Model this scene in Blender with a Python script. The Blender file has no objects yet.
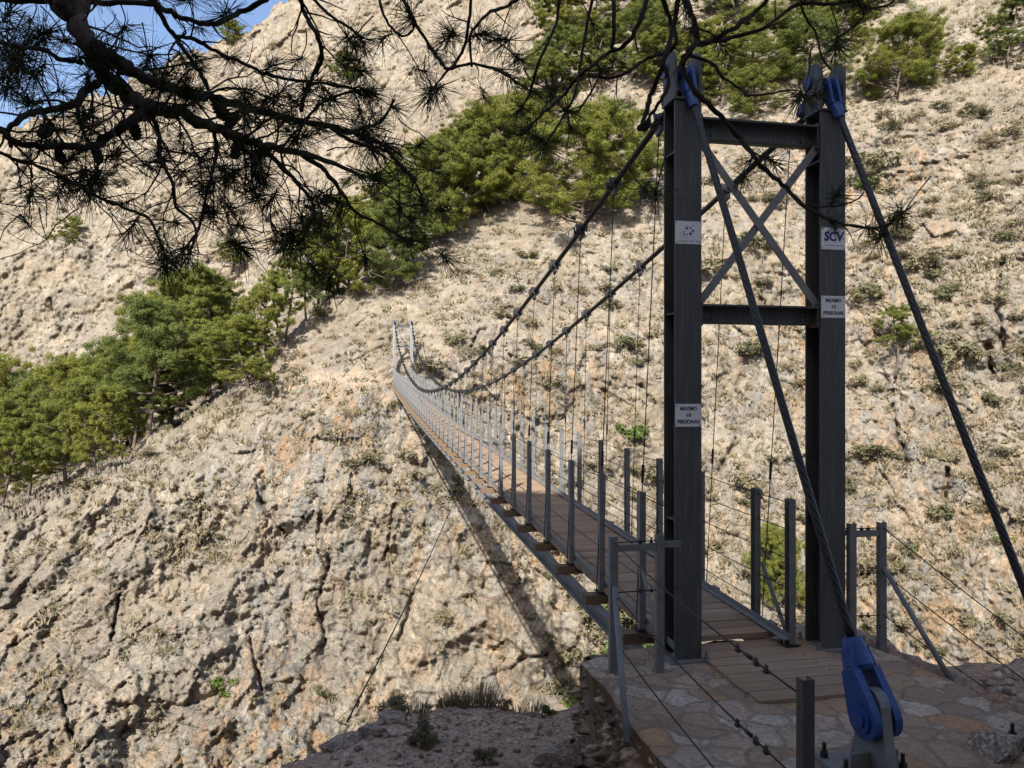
import bpy, math, random
import numpy as np
from mathutils import Vector, Matrix

rng = np.random.default_rng(11)
R = random.Random(5)
PI = math.pi
scene = bpy.context.scene
COL = scene.collection

# ------------------------------------------------------------------ frame of reference
# x right, y away from the photographer, z up, origin at the photographer's eye
F = 760.0
TH = math.atan((512 - 360) / F)          # heading of the bridge, to the left of the view axis
CT, ST = math.cos(TH), math.sin(TH)
SUN_AZ = math.radians(17)                # sunlight travels forward and this much to the right
SUN_EL = math.radians(40)

def bw(u, v, z):
    """bridge coordinates (across, along, height) to world"""
    return Vector((u * CT - v * ST, v * CT + u * ST, z))

def at(px, py, Y):
    """a sight line of the survey photo followed out to distance Y"""
    return Vector(((px - 512) / F * Y, Y, (384 - py) / F * Y))

# ------------------------------------------------------------------ noise
_perm = np.random.default_rng(3).permutation(512).astype(np.int64)
_perm = np.concatenate([_perm, _perm, _perm])
_g = np.random.default_rng(4).normal(size=(512, 3)); _g /= np.linalg.norm(_g, axis=1)[:, None]

def perlin(p):
    pi = np.floor(p).astype(np.int64); f = p - pi
    pi &= 511
    w = f * f * f * (f * (f * 6 - 15) + 10)
    out = 0
    for dx in (0, 1):
        for dy in (0, 1):
            for dz in (0, 1):
                h = _perm[_perm[_perm[(pi[:, 0] + dx) & 511] + ((pi[:, 1] + dy) & 511)] + ((pi[:, 2] + dz) & 511)]
                g = _g[h]
                d = g[:, 0] * (f[:, 0] - dx) + g[:, 1] * (f[:, 1] - dy) + g[:, 2] * (f[:, 2] - dz)
                wx = w[:, 0] if dx else 1 - w[:, 0]
                wy = w[:, 1] if dy else 1 - w[:, 1]
                wz = w[:, 2] if dz else 1 - w[:, 2]
                out = out + d * wx * wy * wz
    return out * 1.5

def fbm(p, n=4, gain=.5):
    a, s = 1.0, 0
    for k in range(n):
        s = s + a * perlin(p * 2.03 ** k + 17.3 * k); a *= gain
    return s

def ridged(p, n=3, gain=.5):
    a, s = 1.0, 0
    for k in range(n):
        s = s + a * (1 - 2 * np.abs(perlin(p * 2.1 ** k + 9.7 * k))); a *= gain
    return s

def sstep(a, b, x):
    t = np.clip((x - a) / (b - a), 0, 1)
    return t * t * (3 - 2 * t)

# ------------------------------------------------------------------ mesh builder
class MB:
    def __init__(self):
        self.v, self.f, self.m = [], [], []
    def quad(self, pts, m=0):
        n = len(self.v); self.v += [tuple(p) for p in pts]; self.f.append(tuple(range(n, n + len(pts)))); self.m.append(m)
    def box(self, c, s, ax=None, m=0, taper=1.0):
        c = Vector(c); X, Y, Z = ax if ax else (Vector((1, 0, 0)), Vector((0, 1, 0)), Vector((0, 0, 1)))
        n = len(self.v)
        for dz in (-1, 1):
            k = taper if dz > 0 else 1
            for dy in (-1, 1):
                for dx in (-1, 1):
                    self.v.append(tuple(c + X * (dx * s[0] / 2 * k) + Y * (dy * s[1] / 2 * k) + Z * (dz * s[2] / 2)))
        for q in ((0, 2, 3, 1), (4, 5, 7, 6), (0, 1, 5, 4), (2, 6, 7, 3), (0, 4, 6, 2), (1, 3, 7, 5)):
            self.f.append(tuple(n + i for i in q)); self.m.append(m)
    def bar(self, a, b, w, t, side=None, m=0):
        """flat bar from a to b, width w along side, thickness t"""
        a, b = Vector(a), Vector(b); Z = (b - a); L = Z.length; Z = Z / L
        X = Vector(side) if side else Vector((1, 0, 0))
        X = (X - Z * X.dot(Z)).normalized(); Y = Z.cross(X)
        self.box((a + b) / 2, (w, t, L), (X, Y, Z), m)
    def tube(self, pts, r, n=8, caps=True, m=0):
        pts = [Vector(p) for p in pts]
        if not hasattr(r, '__len__'): r = [r] * len(pts)
        base = len(self.v); ref = None
        for i, p in enumerate(pts):
            d = (pts[min(i + 1, len(pts) - 1)] - pts[max(i - 1, 0)])
            if d.length < 1e-9: d = Vector((0, 0, 1))
            d.normalize()
            if ref is None:
                ref = Vector((0, 0, 1)) if abs(d.z) < .9 else Vector((1, 0, 0))
            ref = (ref - d * ref.dot(d))
            if ref.length < 1e-6: ref = d.orthogonal()
            ref.normalize(); q = d.cross(ref)
            for k in range(n):
                a = 2 * PI * k / n
                self.v.append(tuple(p + (ref * math.cos(a) + q * math.sin(a)) * r[i]))
        for i in range(len(pts) - 1):
            for k in range(n):
                a = base + i * n + k; b = base + i * n + (k + 1) % n
                self.f.append((a, b, b + n, a + n)); self.m.append(m)
        if caps:
            self.f.append(tuple(base + k for k in reversed(range(n)))); self.m.append(m)
            e = base + (len(pts) - 1) * n
            self.f.append(tuple(e + k for k in range(n))); self.m.append(m)
    def prism(self, outline, o, ax, depth, m=0):
        """extrude a 2-D outline (convex) lying in plane ax[0],ax[1] at o by depth along ax[2], centred"""
        o = Vector(o); X, Y, Z = ax; n = len(outline); b = len(self.v)
        for s in (-.5, .5):
            for (x, y) in outline: self.v.append(tuple(o + X * x + Y * y + Z * (s * depth)))
        self.f.append(tuple(b + i for i in reversed(range(n)))); self.m.append(m)
        self.f.append(tuple(b + n + i for i in range(n))); self.m.append(m)
        for i in range(n):
            j = (i + 1) % n
            self.f.append((b + i, b + j, b + n + j, b + n + i)); self.m.append(m)
    def mesh(self, name, mats, smooth=False, origin=(0, 0, 0), bevel=0):
        me = bpy.data.meshes.new(name)
        o = Vector(origin)
        me.from_pydata([(x - o.x, y - o.y, z - o.z) for x, y, z in self.v], [], self.f)
        for mt in (mats if isinstance(mats, (list, tuple)) else [mats]): me.materials.append(mt)
        if any(self.m): me.polygons.foreach_set('material_index', self.m)
        if smooth: me.polygons.foreach_set('use_smooth', [True] * len(me.polygons))
        me.update()
        return me

def link(name, me, parent=None, loc=None, rot=None, scale=None):
    o = bpy.data.objects.new(name, me); COL.objects.link(o)
    if parent is not None: o.parent = parent
    if loc is not None: o.location = loc
    if rot is not None: o.rotation_euler = rot
    if scale is not None: o.scale = scale if hasattr(scale, '__len__') else (scale,) * 3
    return o

def tag(o, label=None, cat=None, group=None, kind=None):
    if label: o['label'] = label
    if cat: o['category'] = cat
    if group: o['group'] = group
    if kind: o['kind'] = kind
    return o

def np_mesh(name, V, Fc, mat, smooth=False):
    """V (n,3), Fc (m,k) with one face size"""
    me = bpy.data.meshes.new(name)
    k = Fc.shape[1]
    me.vertices.add(len(V)); me.vertices.foreach_set('co', np.ascontiguousarray(V, dtype=np.float32).ravel())
    me.loops.add(Fc.size); me.loops.foreach_set('vertex_index', np.ascontiguousarray(Fc, dtype=np.int32).ravel())
    me.polygons.add(len(Fc)); me.polygons.foreach_set('loop_start', np.arange(0, Fc.size, k, dtype=np.int32))
    if smooth: me.polygons.foreach_set('use_smooth', np.ones(len(Fc), dtype=bool))
    me.materials.append(mat); me.update(calc_edges=True); me.validate()
    return me

def grid_faces(nr, nc):
    i = np.arange(nr * nc).reshape(nr, nc)
    return np.stack([i[:-1, :-1], i[1:, :-1], i[1:, 1:], i[:-1, 1:]], -1).reshape(-1, 4)

# ------------------------------------------------------------------ materials
class NT:
    def __init__(self, name):
        self.m = bpy.data.materials.new(name); self.m.use_nodes = True
        self.t = self.m.node_tree; self.b = self.t.nodes['Principled BSDF']; self.out = self.t.nodes['Material Output']
        self.co = None
    def n(self, typ, **kw):
        nd = self.t.nodes.new(typ)
        for k, v in kw.items():
            if k.startswith('i_'): nd.inputs[k[2:].replace('_', ' ')].default_value = v
            else: setattr(nd, k, v)
        return nd
    def l(self, a, b): self.t.links.new(a, b)
    def coord(self, space='Object'):
        if self.co is None: self.co = self.n('ShaderNodeTexCoord')
        return self.co.outputs[space]
    def mapped(self, scale=(1, 1, 1), rot=(0, 0, 0), space='Object'):
        mp = self.n('ShaderNodeMapping'); mp.inputs['Scale'].default_value = scale; mp.inputs['Rotation'].default_value = rot
        self.l(self.coord(space), mp.inputs['Vector']); return mp.outputs[0]
    def noise(self, scale, detail=6, rough=.6, vec=None, dist=0):
        nd = self.n('ShaderNodeTexNoise'); nd.inputs['Scale'].default_value = scale; nd.inputs['Detail'].default_value = detail
        nd.inputs['Roughness'].default_value = rough; nd.inputs['Distortion'].default_value = dist
        self.l(vec if vec is not None else self.coord(), nd.inputs['Vector']); return nd.outputs['Fac']
    def ramp(self, fac, stops, interp='LINEAR'):
        nd = self.n('ShaderNodeValToRGB'); cr = nd.color_ramp; cr.interpolation = interp
        while len(cr.elements) < len(stops): cr.elements.new(.5)
        for e, (p, c) in zip(cr.elements, stops):
            e.position = p; e.color = (c, c, c, 1) if not hasattr(c, '__len__') else (*c, 1)
        self.l(fac, nd.inputs[0]); return nd.outputs[0]
    def mix(self, fac, a, b, mode='MIX'):
        nd = self.n('ShaderNodeMix', data_type='RGBA', blend_type=mode)
        for sock, v in ((nd.inputs[0], fac), (nd.inputs[6], a), (nd.inputs[7], b)):
            if hasattr(v, 'node'): self.l(v, sock)
            else: sock.default_value = v if not hasattr(v, '__len__') else (*v, 1)
        return nd.outputs[2]
    def math(self, op, a, b=None):
        nd = self.n('ShaderNodeMath', operation=op)
        for s, v in ((nd.inputs[0], a), (nd.inputs[1], b)):
            if v is None: continue
            if hasattr(v, 'node'): self.l(v, s)
            else: s.default_value = v
        return nd.outputs[0]
    def bump(self, h, strength=.5, dist=.02, normal=None):
        nd = self.n('ShaderNodeBump'); nd.inputs['Strength'].default_value = strength; nd.inputs['Distance'].default_value = dist
        self.l(h, nd.inputs['Height'])
        if normal is not None: self.l(normal, nd.inputs['Normal'])
        self.l(nd.outputs[0], self.b.inputs['Normal']); return nd.outputs[0]
    def color(self, c):
        if hasattr(c, 'node'): self.l(c, self.b.inputs['Base Color'])
        else: self.b.inputs['Base Color'].default_value = (*c, 1)
    def set(self, rough=.8, metal=0, spec=.3):
        self.b.inputs['Roughness'].default_value = rough; self.b.inputs['Metallic'].default_value = metal
        self.b.inputs['Specular IOR Level'].default_value = spec
        return self

MAT = {}
def steel(name, lo, hi, rough=.55, metal=.35, scale=9):
    k = NT(name); n1 = k.noise(scale, 6, .65); n2 = k.noise(scale * 9, 3, .6)
    c = k.mix(k.ramp(n1, [(.3, 0), (.7, 1)]), lo, hi)
    c = k.mix(k.ramp(n2, [(.45, 0), (.8, .12)]), c, tuple(x * 1.4 for x in hi))
    k.color(c); k.set(rough, metal, .4)
    k.l(k.ramp(n1, [(.2, rough - .1), (.8, rough + .15)]), k.b.inputs['Roughness'])
    k.bump(n2, .15, .004); MAT[name] = k.m
steel('galvanised_steel', (.115, .116, .116), (.18, .181, .18), .55, .2)
steel('tower_steel', (.092, .090, .088), (.122, .120, .117), .6, .2, 3)
def tower_mat():
    k = NT('tower_steel'); a = k.noise(2.2, 5, .65); stv = k.noise(9, 5, .7, k.mapped((6, 6, .35))); sp = k.noise(46, 3, .6); r = k.noise(3.1, 6, .72, k.mapped((1, 1, .6)))
    c = k.mix(k.ramp(a, [(.3, 0), (.7, 1)]), (.048, .047, .0455), (.072, .070, .067))
    c = k.mix(k.ramp(stv, [(.5, 0), (.68, .35)]), c, (.16, .155, .148))
    c = k.mix(k.ramp(stv, [(.30, .6), (.42, 0)]), c, (.05, .05, .05))
    c = k.mix(k.ramp(r, [(.66, 0), (.74, .6)]), c, (.13, .075, .045))
    c = k.mix(k.ramp(sp, [(.66, 0), (.74, .5)]), c, (.22, .215, .20))
    k.color(c); k.set(.6, .15, .4); k.l(k.ramp(a, [(.3, .5), (.7, .75)]), k.b.inputs['Roughness']); k.bump(sp, .2, .003); MAT['tower_steel'] = k.m
tower_mat()
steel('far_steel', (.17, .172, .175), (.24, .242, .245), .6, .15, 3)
steel('plate_steel', (.12, .12, .119), (.185, .185, .183), .6, .15)
steel('dark_rope', (.010, .010, .010), (.024, .0235, .023), .6, .4, 14)
steel('black_clamp', (.022, .022, .022), (.05, .05, .05), .42, .5, 20)

k = NT('blue_paint'); n1 = k.noise(18, 5, .6)
k.color(k.mix(k.ramp(n1, [(.35, 0), (.75, 1)]), (.006, .038, .16), (.010, .058, .235)))
_d = k.noise(7, 6, .7); k.color(k.mix(k.ramp(_d, [(.52, 0), (.74, .55)]), k.mix(k.ramp(n1, [(.35, 0), (.75, 1)]), (.005, .034, .15), (.010, .056, .23)), (.045, .05, .058))); k.set(.5, 0, .45); k.bump(k.noise(60, 3), .12, .003)
MAT['blue_paint'] = k.m

# stranded wire rope: helical strands as bump and tone along the rope
def rope_mat():
    k = NT('stranded_rope')
    uvw = k.coord('Object')
    sep = k.n('ShaderNodeSeparateXYZ'); k.l(uvw, sep.inputs[0])
    ang = k.math('ARCTAN2', sep.outputs[1], sep.outputs[0])
    ph = k.math('ADD', k.math('MULTIPLY', ang, 6.0), k.math('MULTIPLY', sep.outputs[2], 92.0))
    s = k.math('ADD', k.math('MULTIPLY', k.math('SINE', ph), .5), .5)
    k.color(k.mix(s, (.006, .006, .006), (.020, .0195, .019))); k.set(.5, .3, .5); k.bump(s, .45, .006)
    MAT['stranded_rope'] = k.m
rope_mat()

# deck boards
def wood_mat(name, lo, hi, axis='X'):
    k = NT(name)
    sc = (1.2, 14, 14) if axis == 'X' else (14, 14, 1.2)
    g = k.noise(3.2, 8, .7, k.mapped(sc)); w = k.noise(1.1, 4, .6)
    sep = k.n('ShaderNodeSeparateXYZ'); k.l(k.coord(), sep.inputs[0])
    cell = k.n('ShaderNodeTexWhiteNoise', noise_dimensions='1D')
    k.l(k.math('FLOOR', k.math('DIVIDE', sep.outputs[1], .147)), cell.inputs['W'])
    c = k.mix(k.ramp(g, [(.3, 0), (.7, 1)]), lo, hi)
    c = k.mix(k.math('MULTIPLY', cell.outputs['Value'], .55), c, tuple(x * .62 for x in lo))
    c = k.mix(k.ramp(w, [(.5, 0), (.8, .35)]), c, (.26, .23, .2))
    k.color(c); k.set(.85, 0, .2); k.bump(g, .35, .006); MAT[name] = k.m
wood_mat('deck_wood', (.20, .135, .088), (.33, .235, .158))
wood_mat('timber_block', (.12, .082, .05), (.20, .14, .09))

k = NT('sign_white'); n1 = k.noise(40, 4); k.color(k.mix(k.ramp(n1, [(.4, 0), (.8, 1)]), (.60, .61, .62), (.50, .51, .52))); k.set(.5, 0, .3); MAT['sign_white'] = k.m
k = NT('sign_black'); k.color(k.mix(k.noise(30), (.025, .025, .03), (.05, .05, .055))); k.set(.5); MAT['sign_black'] = k.m
k = NT('sign_navy'); k.color(k.mix(k.noise(30), (.015, .018, .11), (.03, .03, .16))); k.set(.5); MAT['sign_navy'] = k.m
k = NT('sign_grey'); k.color(k.mix(k.noise(30), (.2, .21, .25), (.28, .29, .33))); k.set(.5); MAT['sign_grey'] = k.m

# limestone slope
def rock_mat(name, dim=1.0, fine=1.0, attr=False):
    k = NT(name); d = dim
    T = lambda *c: tuple(x * d for x in c)
    big = k.noise(.055, 4, .6, dist=.6); mid = k.noise(.30, 5, .68, dist=.5); sm = k.noise(2.1 * fine, 6, .72); fi = k.noise(9 * fine, 4, .7)
    streak = k.noise(.55, 7, .72, k.mapped((2.1, 1.6, .26), (.12, .42, .1)), .35)
    sx0 = k.n('ShaderNodeSeparateXYZ'); k.l(k.coord(), sx0.inputs[0]); cv = k.n('ShaderNodeCombineXYZ')
    k.l(k.math('SUBTRACT', k.math('MULTIPLY', sx0.outputs[0], 2.0), k.math('MULTIPLY', sx0.outputs[2], .95)), cv.inputs[0]); k.l(k.math('MULTIPLY', sx0.outputs[1], .8), cv.inputs[1]); k.l(k.math('ADD', k.math('MULTIPLY', sx0.outputs[0], .10), k.math('MULTIPLY', sx0.outputs[2], .21)), cv.inputs[2])
    stri = k.noise(1.0, 7, .72, cv.outputs[0], .4)
    if attr:
        at_ = k.n('ShaderNodeAttribute'); at_.attribute_name = 'bare'; bare = at_.outputs['Fac']
    else:
        bare = k.ramp(mid, [(.3, .5), (.6, 1)])
    grey, cream, pale = T(.268, .254, .224), T(.345, .298, .222), T(.46, .418, .338)
    ochre, rust, dark, soil = T(.42, .255, .125), T(.29, .17, .10), T(.11, .098, .083), T(.215, .166, .112)
    c = k.mix(k.ramp(mid, [(.38, 0), (.62, 1)]), grey, cream)
    c = k.mix(k.ramp(sm, [(.52, 0), (.70, .7)]), c, pale)
    # stained and washed bands running down the bare faces
    st1 = k.math('MULTIPLY', bare, k.ramp(streak, [(.47, 0), (.60, .85)])); st2 = k.math('MULTIPLY', bare, k.ramp(streak, [(.30, .75), (.44, 0)]))
    c = k.mix(k.math('MULTIPLY', st1, k.ramp(big, [(.36, .2), (.52, 1)])), c, ochre)
    c = k.mix(k.math('MULTIPLY', st1, k.ramp(big, [(.40, .75), (.55, 0)])), c, pale)
    c = k.mix(st2, c, T(.20, .185, .165))
    c = k.mix(k.math('MULTIPLY', bare, k.ramp(stri, [(.34, .6), (.47, 0)])), c, T(.19, .168, .142)); c = k.mix(k.math('MULTIPLY', bare, k.ramp(stri, [(.55, 0), (.66, .6)])), c, T(.52, .46, .385))
    c = k.mix(k.math('MULTIPLY', k.ramp(k.noise(.8, 4, .7), [(.62, 0), (.72, .6)]), k.ramp(big, [(.45, 0), (.6, 1)])), c, rust)
    # thin soil, lichen and dead litter where plants can hold
    inv = k.math('SUBTRACT', 1.0, bare)
    c = k.mix(k.math('MULTIPLY', inv, k.ramp(k.noise(1.1, 6, .75, dist=.5), [(.36, .25), (.60, .95)])), c, soil)
    c = k.mix(k.math('MULTIPLY', k.math('ADD', k.math('MULTIPLY', inv, .8), .2), k.ramp(k.noise(1.9, 5, .75), [(.54, 0), (.63, .75)])), c, T(.165, .142, .095))
    c = k.mix(k.ramp(fi, [(.28, .55), (.42, 0)]), c, dark)
    vc = []
    for sc_, th, am in ((.62 * fine, .022, .75), (2.6 * fine, .035, .45)):
        wv_ = k.n('ShaderNodeVectorMath', operation='ADD'); nz = k.n('ShaderNodeTexNoise'); nz.inputs['Scale'].default_value = sc_ * 1.3; nz.inputs['Detail'].default_value = 2
        k.l(k.coord(), nz.inputs['Vector']); sv = k.n('ShaderNodeVectorMath', operation='SCALE'); sv.inputs['Scale'].default_value = 1.0 / sc_; k.l(nz.outputs['Color'], sv.inputs[0])
        k.l(k.mapped((1, 1, .5), (.2, .35, .1)), wv_.inputs[0]); k.l(sv.outputs[0], wv_.inputs[1])
        v = k.n('ShaderNodeTexVoronoi'); v.inputs['Scale'].default_value = sc_; k.l(wv_.outputs[0], v.inputs['Vector'])
        e = k.n('ShaderNodeTexVoronoi', feature='DISTANCE_TO_EDGE'); e.inputs['Scale'].default_value = sc_; k.l(wv_.outputs[0], e.inputs['Vector'])
        s3 = k.n('ShaderNodeSeparateColor'); k.l(v.outputs['Color'], s3.inputs[0])
        c = k.mix(.5, c, k.mix(1.0, c, k.ramp(s3.outputs[0], [(0, .72), (1, 1.3)]), 'MULTIPLY'))
        jn = k.math('MULTIPLY', k.math('MULTIPLY', k.ramp(e.outputs['Distance'], [(0, 1), (th, 0)]), k.ramp(k.noise(sc_ * .8, 2), [(.48, 0), (.62, am)])), bare)
        c = k.mix(jn, c, dark)
        vc.append(k.math('MULTIPLY', k.math('ADD', s3.outputs[1], k.ramp(e.outputs['Distance'], [(0, 0), (.08, .6)])), bare))
    if attr:
        tr_ = k.n('ShaderNodeAttribute'); tr_.attribute_name = 'trod'; c = k.mix(k.math('MULTIPLY', tr_.outputs['Fac'], .85), c, k.mix(sm, T(.42, .33, .235), T(.54, .44, .33)))
    k.color(c); k.set(.95, 0, .12)
    h = k.math('ADD', k.math('ADD', k.math('MULTIPLY', sm, .9), k.math('MULTIPLY', fi, .45)), k.math('ADD', k.math('MULTIPLY', vc[0], .5), k.math('ADD', k.math('MULTIPLY', vc[1], .22), k.math('MULTIPLY', k.math('MULTIPLY', stri, bare), 2.2))))
    k.bump(h, 1.0, .20 / fine)
    MAT[name] = k.m
rock_mat('limestone', .75, 1.0, True)
rock_mat('near_rock', .9, 2.6)

def dirt_mat():
    k = NT('stony_dirt')
    a = k.noise(1.4, 6, .65); b = k.noise(9, 7, .7); v = k.n('ShaderNodeTexVoronoi'); v.inputs['Scale'].default_value = 26
    k.l(k.coord(), v.inputs['Vector'])
    c = k.mix(k.ramp(a, [(.35, 0), (.65, 1)]), (.34, .215, .145), (.48, .335, .24))
    c = k.mix(k.ramp(b, [(.5, 0), (.7, .7)]), c, (.43, .345, .27))
    sepc = k.n('ShaderNodeSeparateColor'); k.l(v.outputs['Color'], sepc.inputs[0])
    c = k.mix(k.ramp(sepc.outputs[0], [(.6, 0), (.95, .6)]), c, (.38, .34, .30))
    c = k.mix(k.ramp(v.outputs['Distance'], [(.3, 0), (.7, .5)]), c, (.11, .085, .065))
    k.color(c); k.set(.95, 0, .1)
    k.bump(k.math('ADD', b, k.math('MULTIPLY', v.outputs['Distance'], -.6)), .8, .04)
    MAT['stony_dirt'] = k.m
dirt_mat()

def flag_mat():
    k = NT('flagstones')
    warp = k.noise(3, 4, .6)
    vec = k.n('ShaderNodeVectorMath', operation='ADD')
    cmb = k.n('ShaderNodeCombineXYZ'); k.l(k.math('MULTIPLY', warp, .22), cmb.inputs[0]); k.l(k.math('MULTIPLY', k.noise(3.7, 4), .22), cmb.inputs[1])
    k.l(k.mapped((1, 1, .05)), vec.inputs[0]); k.l(cmb.outputs[0], vec.inputs[1])
    v = k.n('ShaderNodeTexVoronoi'); v.inputs['Scale'].default_value = 5.0; k.l(vec.outputs[0], v.inputs['Vector'])
    e = k.n('ShaderNodeTexVoronoi', feature='DISTANCE_TO_EDGE'); e.inputs['Scale'].default_value = 5.0; k.l(vec.outputs[0], e.inputs['Vector'])
    sc = k.n('ShaderNodeSeparateColor'); k.l(v.outputs['Color'], sc.inputs[0])
    tone = k.ramp(sc.outputs[0], [(0, (.38, .26, .17)), (.22, (.49, .37, .27)), (.42, (.46, .26, .12)), (.6, (.53, .45, .355)), (.76, (.29, .21, .15)), (.93, (.58, .50, .40))], 'CONSTANT')
    n = k.noise(11, 7, .7); n2 = k.noise(1.6, 5, .65)
    c = k.mix(k.ramp(n, [(.35, .45), (.65, 0)]), tone, (.17, .14, .115))
    c = k.mix(k.ramp(n2, [(.5, 0), (.68, .6)]), c, (.33, .245, .17))
    edge = k.math('ADD', e.outputs['Distance'], k.math('MULTIPLY', k.math('SUBTRACT', n, .5), .09))
    joint = k.ramp(edge, [(.02, 1), (.075, 0)])
    c = k.mix(k.math('MULTIPLY', joint, .6), c, k.mix(n, (.13, .105, .08), (.24, .20, .16)))
    gr = k.noise(34, 6, .75); c = k.mix(k.ramp(gr, [(.40, .7), (.60, 0)]), c, (.20, .142, .10))
    # trodden dirt spreads over the stones around the cable anchor
    sp = k.n('ShaderNodeSeparateXYZ'); k.l(k.coord(), sp.inputs[0])
    u_ = k.math('ADD', k.math('MULTIPLY', sp.outputs[0], CT), k.math('MULTIPLY', sp.outputs[1], ST)); v_ = k.math('SUBTRACT', k.math('MULTIPLY', sp.outputs[1], CT), k.math('MULTIPLY', sp.outputs[0], ST))
    dd = k.math('SUBTRACT', k.math('ADD', k.math('MULTIPLY', u_, .62), k.math('MULTIPLY', k.noise(2.2, 6, .7), 1.3)), k.math('SUBTRACT', v_, .35))
    dmask = k.ramp(dd, [(-.35, 0), (.15, .92)]); c = k.mix(dmask, c, k.mix(gr, (.22, .142, .095), (.38, .265, .19)))
    k.color(c); k.set(.9, 0, .2)
    k.bump(k.math('ADD', k.math('MULTIPLY', joint, -.5), k.math('ADD', k.math('MULTIPLY', n, .7), k.math('MULTIPLY', gr, .3))), .8, .03)
    MAT['flagstones'] = k.m
flag_mat()

def stone_mat(name, lo, hi, rusty=(.30, .18, .10)):
    k = NT(name); inf = k.n('ShaderNodeObjectInfo')
    a = k.noise(5, 7, .68); b = k.noise(2.3, 4, .6); c3 = k.noise(28, 5, .7)
    c = k.mix(k.ramp(a, [(.35, 0), (.65, 1)]), lo, hi)
    c = k.mix(k.ramp(b, [(.5, 0), (.68, .7)]), c, rusty)
    c = k.mix(k.math('MULTIPLY', inf.outputs['Random'], .25), c, (.14, .12, .10))
    vo = k.n('ShaderNodeTexVoronoi'); vo.inputs['Scale'].default_value = 11; k.l(k.coord(), vo.inputs['Vector'])
    s_ = k.n('ShaderNodeSeparateColor'); k.l(vo.outputs['Color'], s_.inputs[0])
    c = k.mix(.8, c, k.mix(1.0, c, k.ramp(s_.outputs[0], [(0, .38), (.7, 1.05), (1, 1.9)]), 'MULTIPLY'))
    k.color(c); k.set(.92, 0, .15); k.bump(k.math('ADD', a, k.math('MULTIPLY', c3, .5)), .6, .015)
    MAT[name] = k.m
stone_mat('wall_stone', (.17, .115, .08), (.36, .265, .19))
stone_mat('loose_rock', (.19, .145, .115), (.37, .305, .25), (.27, .19, .14))

# foliage, bark
def leaf_mat(name, a, b, cdry=None, trans=.3, vary=.5):
    k = NT(name); inf = k.n('ShaderNodeObjectInfo')
    n = k.noise(1.9, 4, .6); n2 = k.noise(17, 2, .5)
    c = k.mix(k.ramp(n, [(.35, 0), (.65, 1)]), a, b)
    c = k.mix(k.math('MULTIPLY', n2, .5), c, tuple(x * .45 for x in a))
    if cdry: c = k.mix(k.math('MULTIPLY', k.ramp(inf.outputs['Random'], [(.2, 0), (1, 1)]), vary), c, cdry)
    k.color(c); k.set(.6, 0, .25)
    tr = k.n('ShaderNodeBsdfTranslucent'); k.l(c, tr.inputs['Color'])
    mx = k.n('ShaderNodeMixShader'); mx.inputs[0].default_value = trans
    k.l(k.b.outputs[0], mx.inputs[1]); k.l(tr.outputs[0], mx.inputs[2]); k.l(mx.outputs[0], k.out.inputs['Surface'])
    MAT[name] = k.m
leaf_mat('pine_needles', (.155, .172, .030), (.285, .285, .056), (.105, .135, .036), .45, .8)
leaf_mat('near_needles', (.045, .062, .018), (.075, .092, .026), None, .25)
leaf_mat('scrub_leaves', (.095, .092, .044), (.15, .142, .07), (.20, .165, .10), .2, .8)
leaf_mat('green_leaves', (.075, .115, .022), (.13, .175, .040), (.09, .11, .035), .3, .5)
leaf_mat('dry_grass', (.205, .165, .095), (.29, .235, .145), (.16, .15, .08), .3, .6)
k = NT('bark'); n1 = k.noise(5, 8, .7, k.mapped((3, 3, .8))); k.color(k.mix(k.ramp(n1, [(.35, 0), (.65, 1)]), (.045, .034, .026), (.15, .12, .095))); k.set(.95, 0, .1); k.bump(n1, .8, .02); MAT['bark'] = k.m
k = NT('pale_bark'); n1 = k.noise(5, 8, .7, k.mapped((3, 3, .8))); k.color(k.mix(k.ramp(n1, [(.35, 0), (.65, 1)]), (.085, .07, .055), (.22, .19, .16))); k.set(.95, 0, .1); MAT['pale_bark'] = k.m
k = NT('twig_bark'); n1 = k.noise(60, 5, .7); k.color(k.mix(n1, (.018, .014, .011), (.055, .043, .034))); k.set(.9, 0, .15); k.bump(n1, .5, .002); MAT['twig_bark'] = k.m
# ================================================================== the far canyon side
# a survey of distances to the far slope along sight lines (column, row, metres), smoothed by a thin-plate spline
ANCH = [
 (-420,768,30),(-420,500,40),(0,768,34),(200,768,36),(400,768,38.5),(560,768,40.5),(760,768,44),(1024,768,42),(1400,768,38),
 (0,1100,26),(512,1100,30),(1024,1100,30),
 (0,620,42),(150,600,44),(300,580,45.5),(450,580,46),(560,640,45),
 (0,535,48),(130,475,50),(240,395,53),(330,330,57),(400,268,63),
 (393,388,51.5),(340,380,52.3),(430,470,49.5),(520,520,48.5),
 (480,300,58),(560,250,64),(600,350,57),(650,450,53),(480,215,70),(560,165,76),
 (760,560,50),(900,600,47),(1024,640,44.5),(900,400,54),(1024,400,51),(760,400,55.5),(760,200,68),(900,200,65),(1024,200,60),
 (600,120,82),(700,60,88),(800,60,84),(920,100,74),(1024,60,71),(650,0,96),(800,0,94),(1024,0,78),
 (1024,-250,110),(700,-250,135),(300,-250,140),(-400,-250,140),(1400,640,38),(1400,200,52),(1500,-250,80),(1400,0,62),
]
def tps_fit(A):
    P = np.array([(a, b) for a, b, _ in A], float) / 760; y = np.log(np.array([c for *_, c in A], float))
    n = len(P); d = np.linalg.norm(P[:, None] - P[None], axis=2)
    K = np.where(d > 0, d * d * np.log(d + 1e-12), 0) + 2e-3 * np.eye(n)
    Q = np.c_[np.ones(n), P]
    M = np.block([[K, Q], [Q.T, np.zeros((3, 3))]])
    return P, np.linalg.solve(M, np.r_[y, np.zeros(3)])
_P, _W = tps_fit(ANCH)
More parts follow.
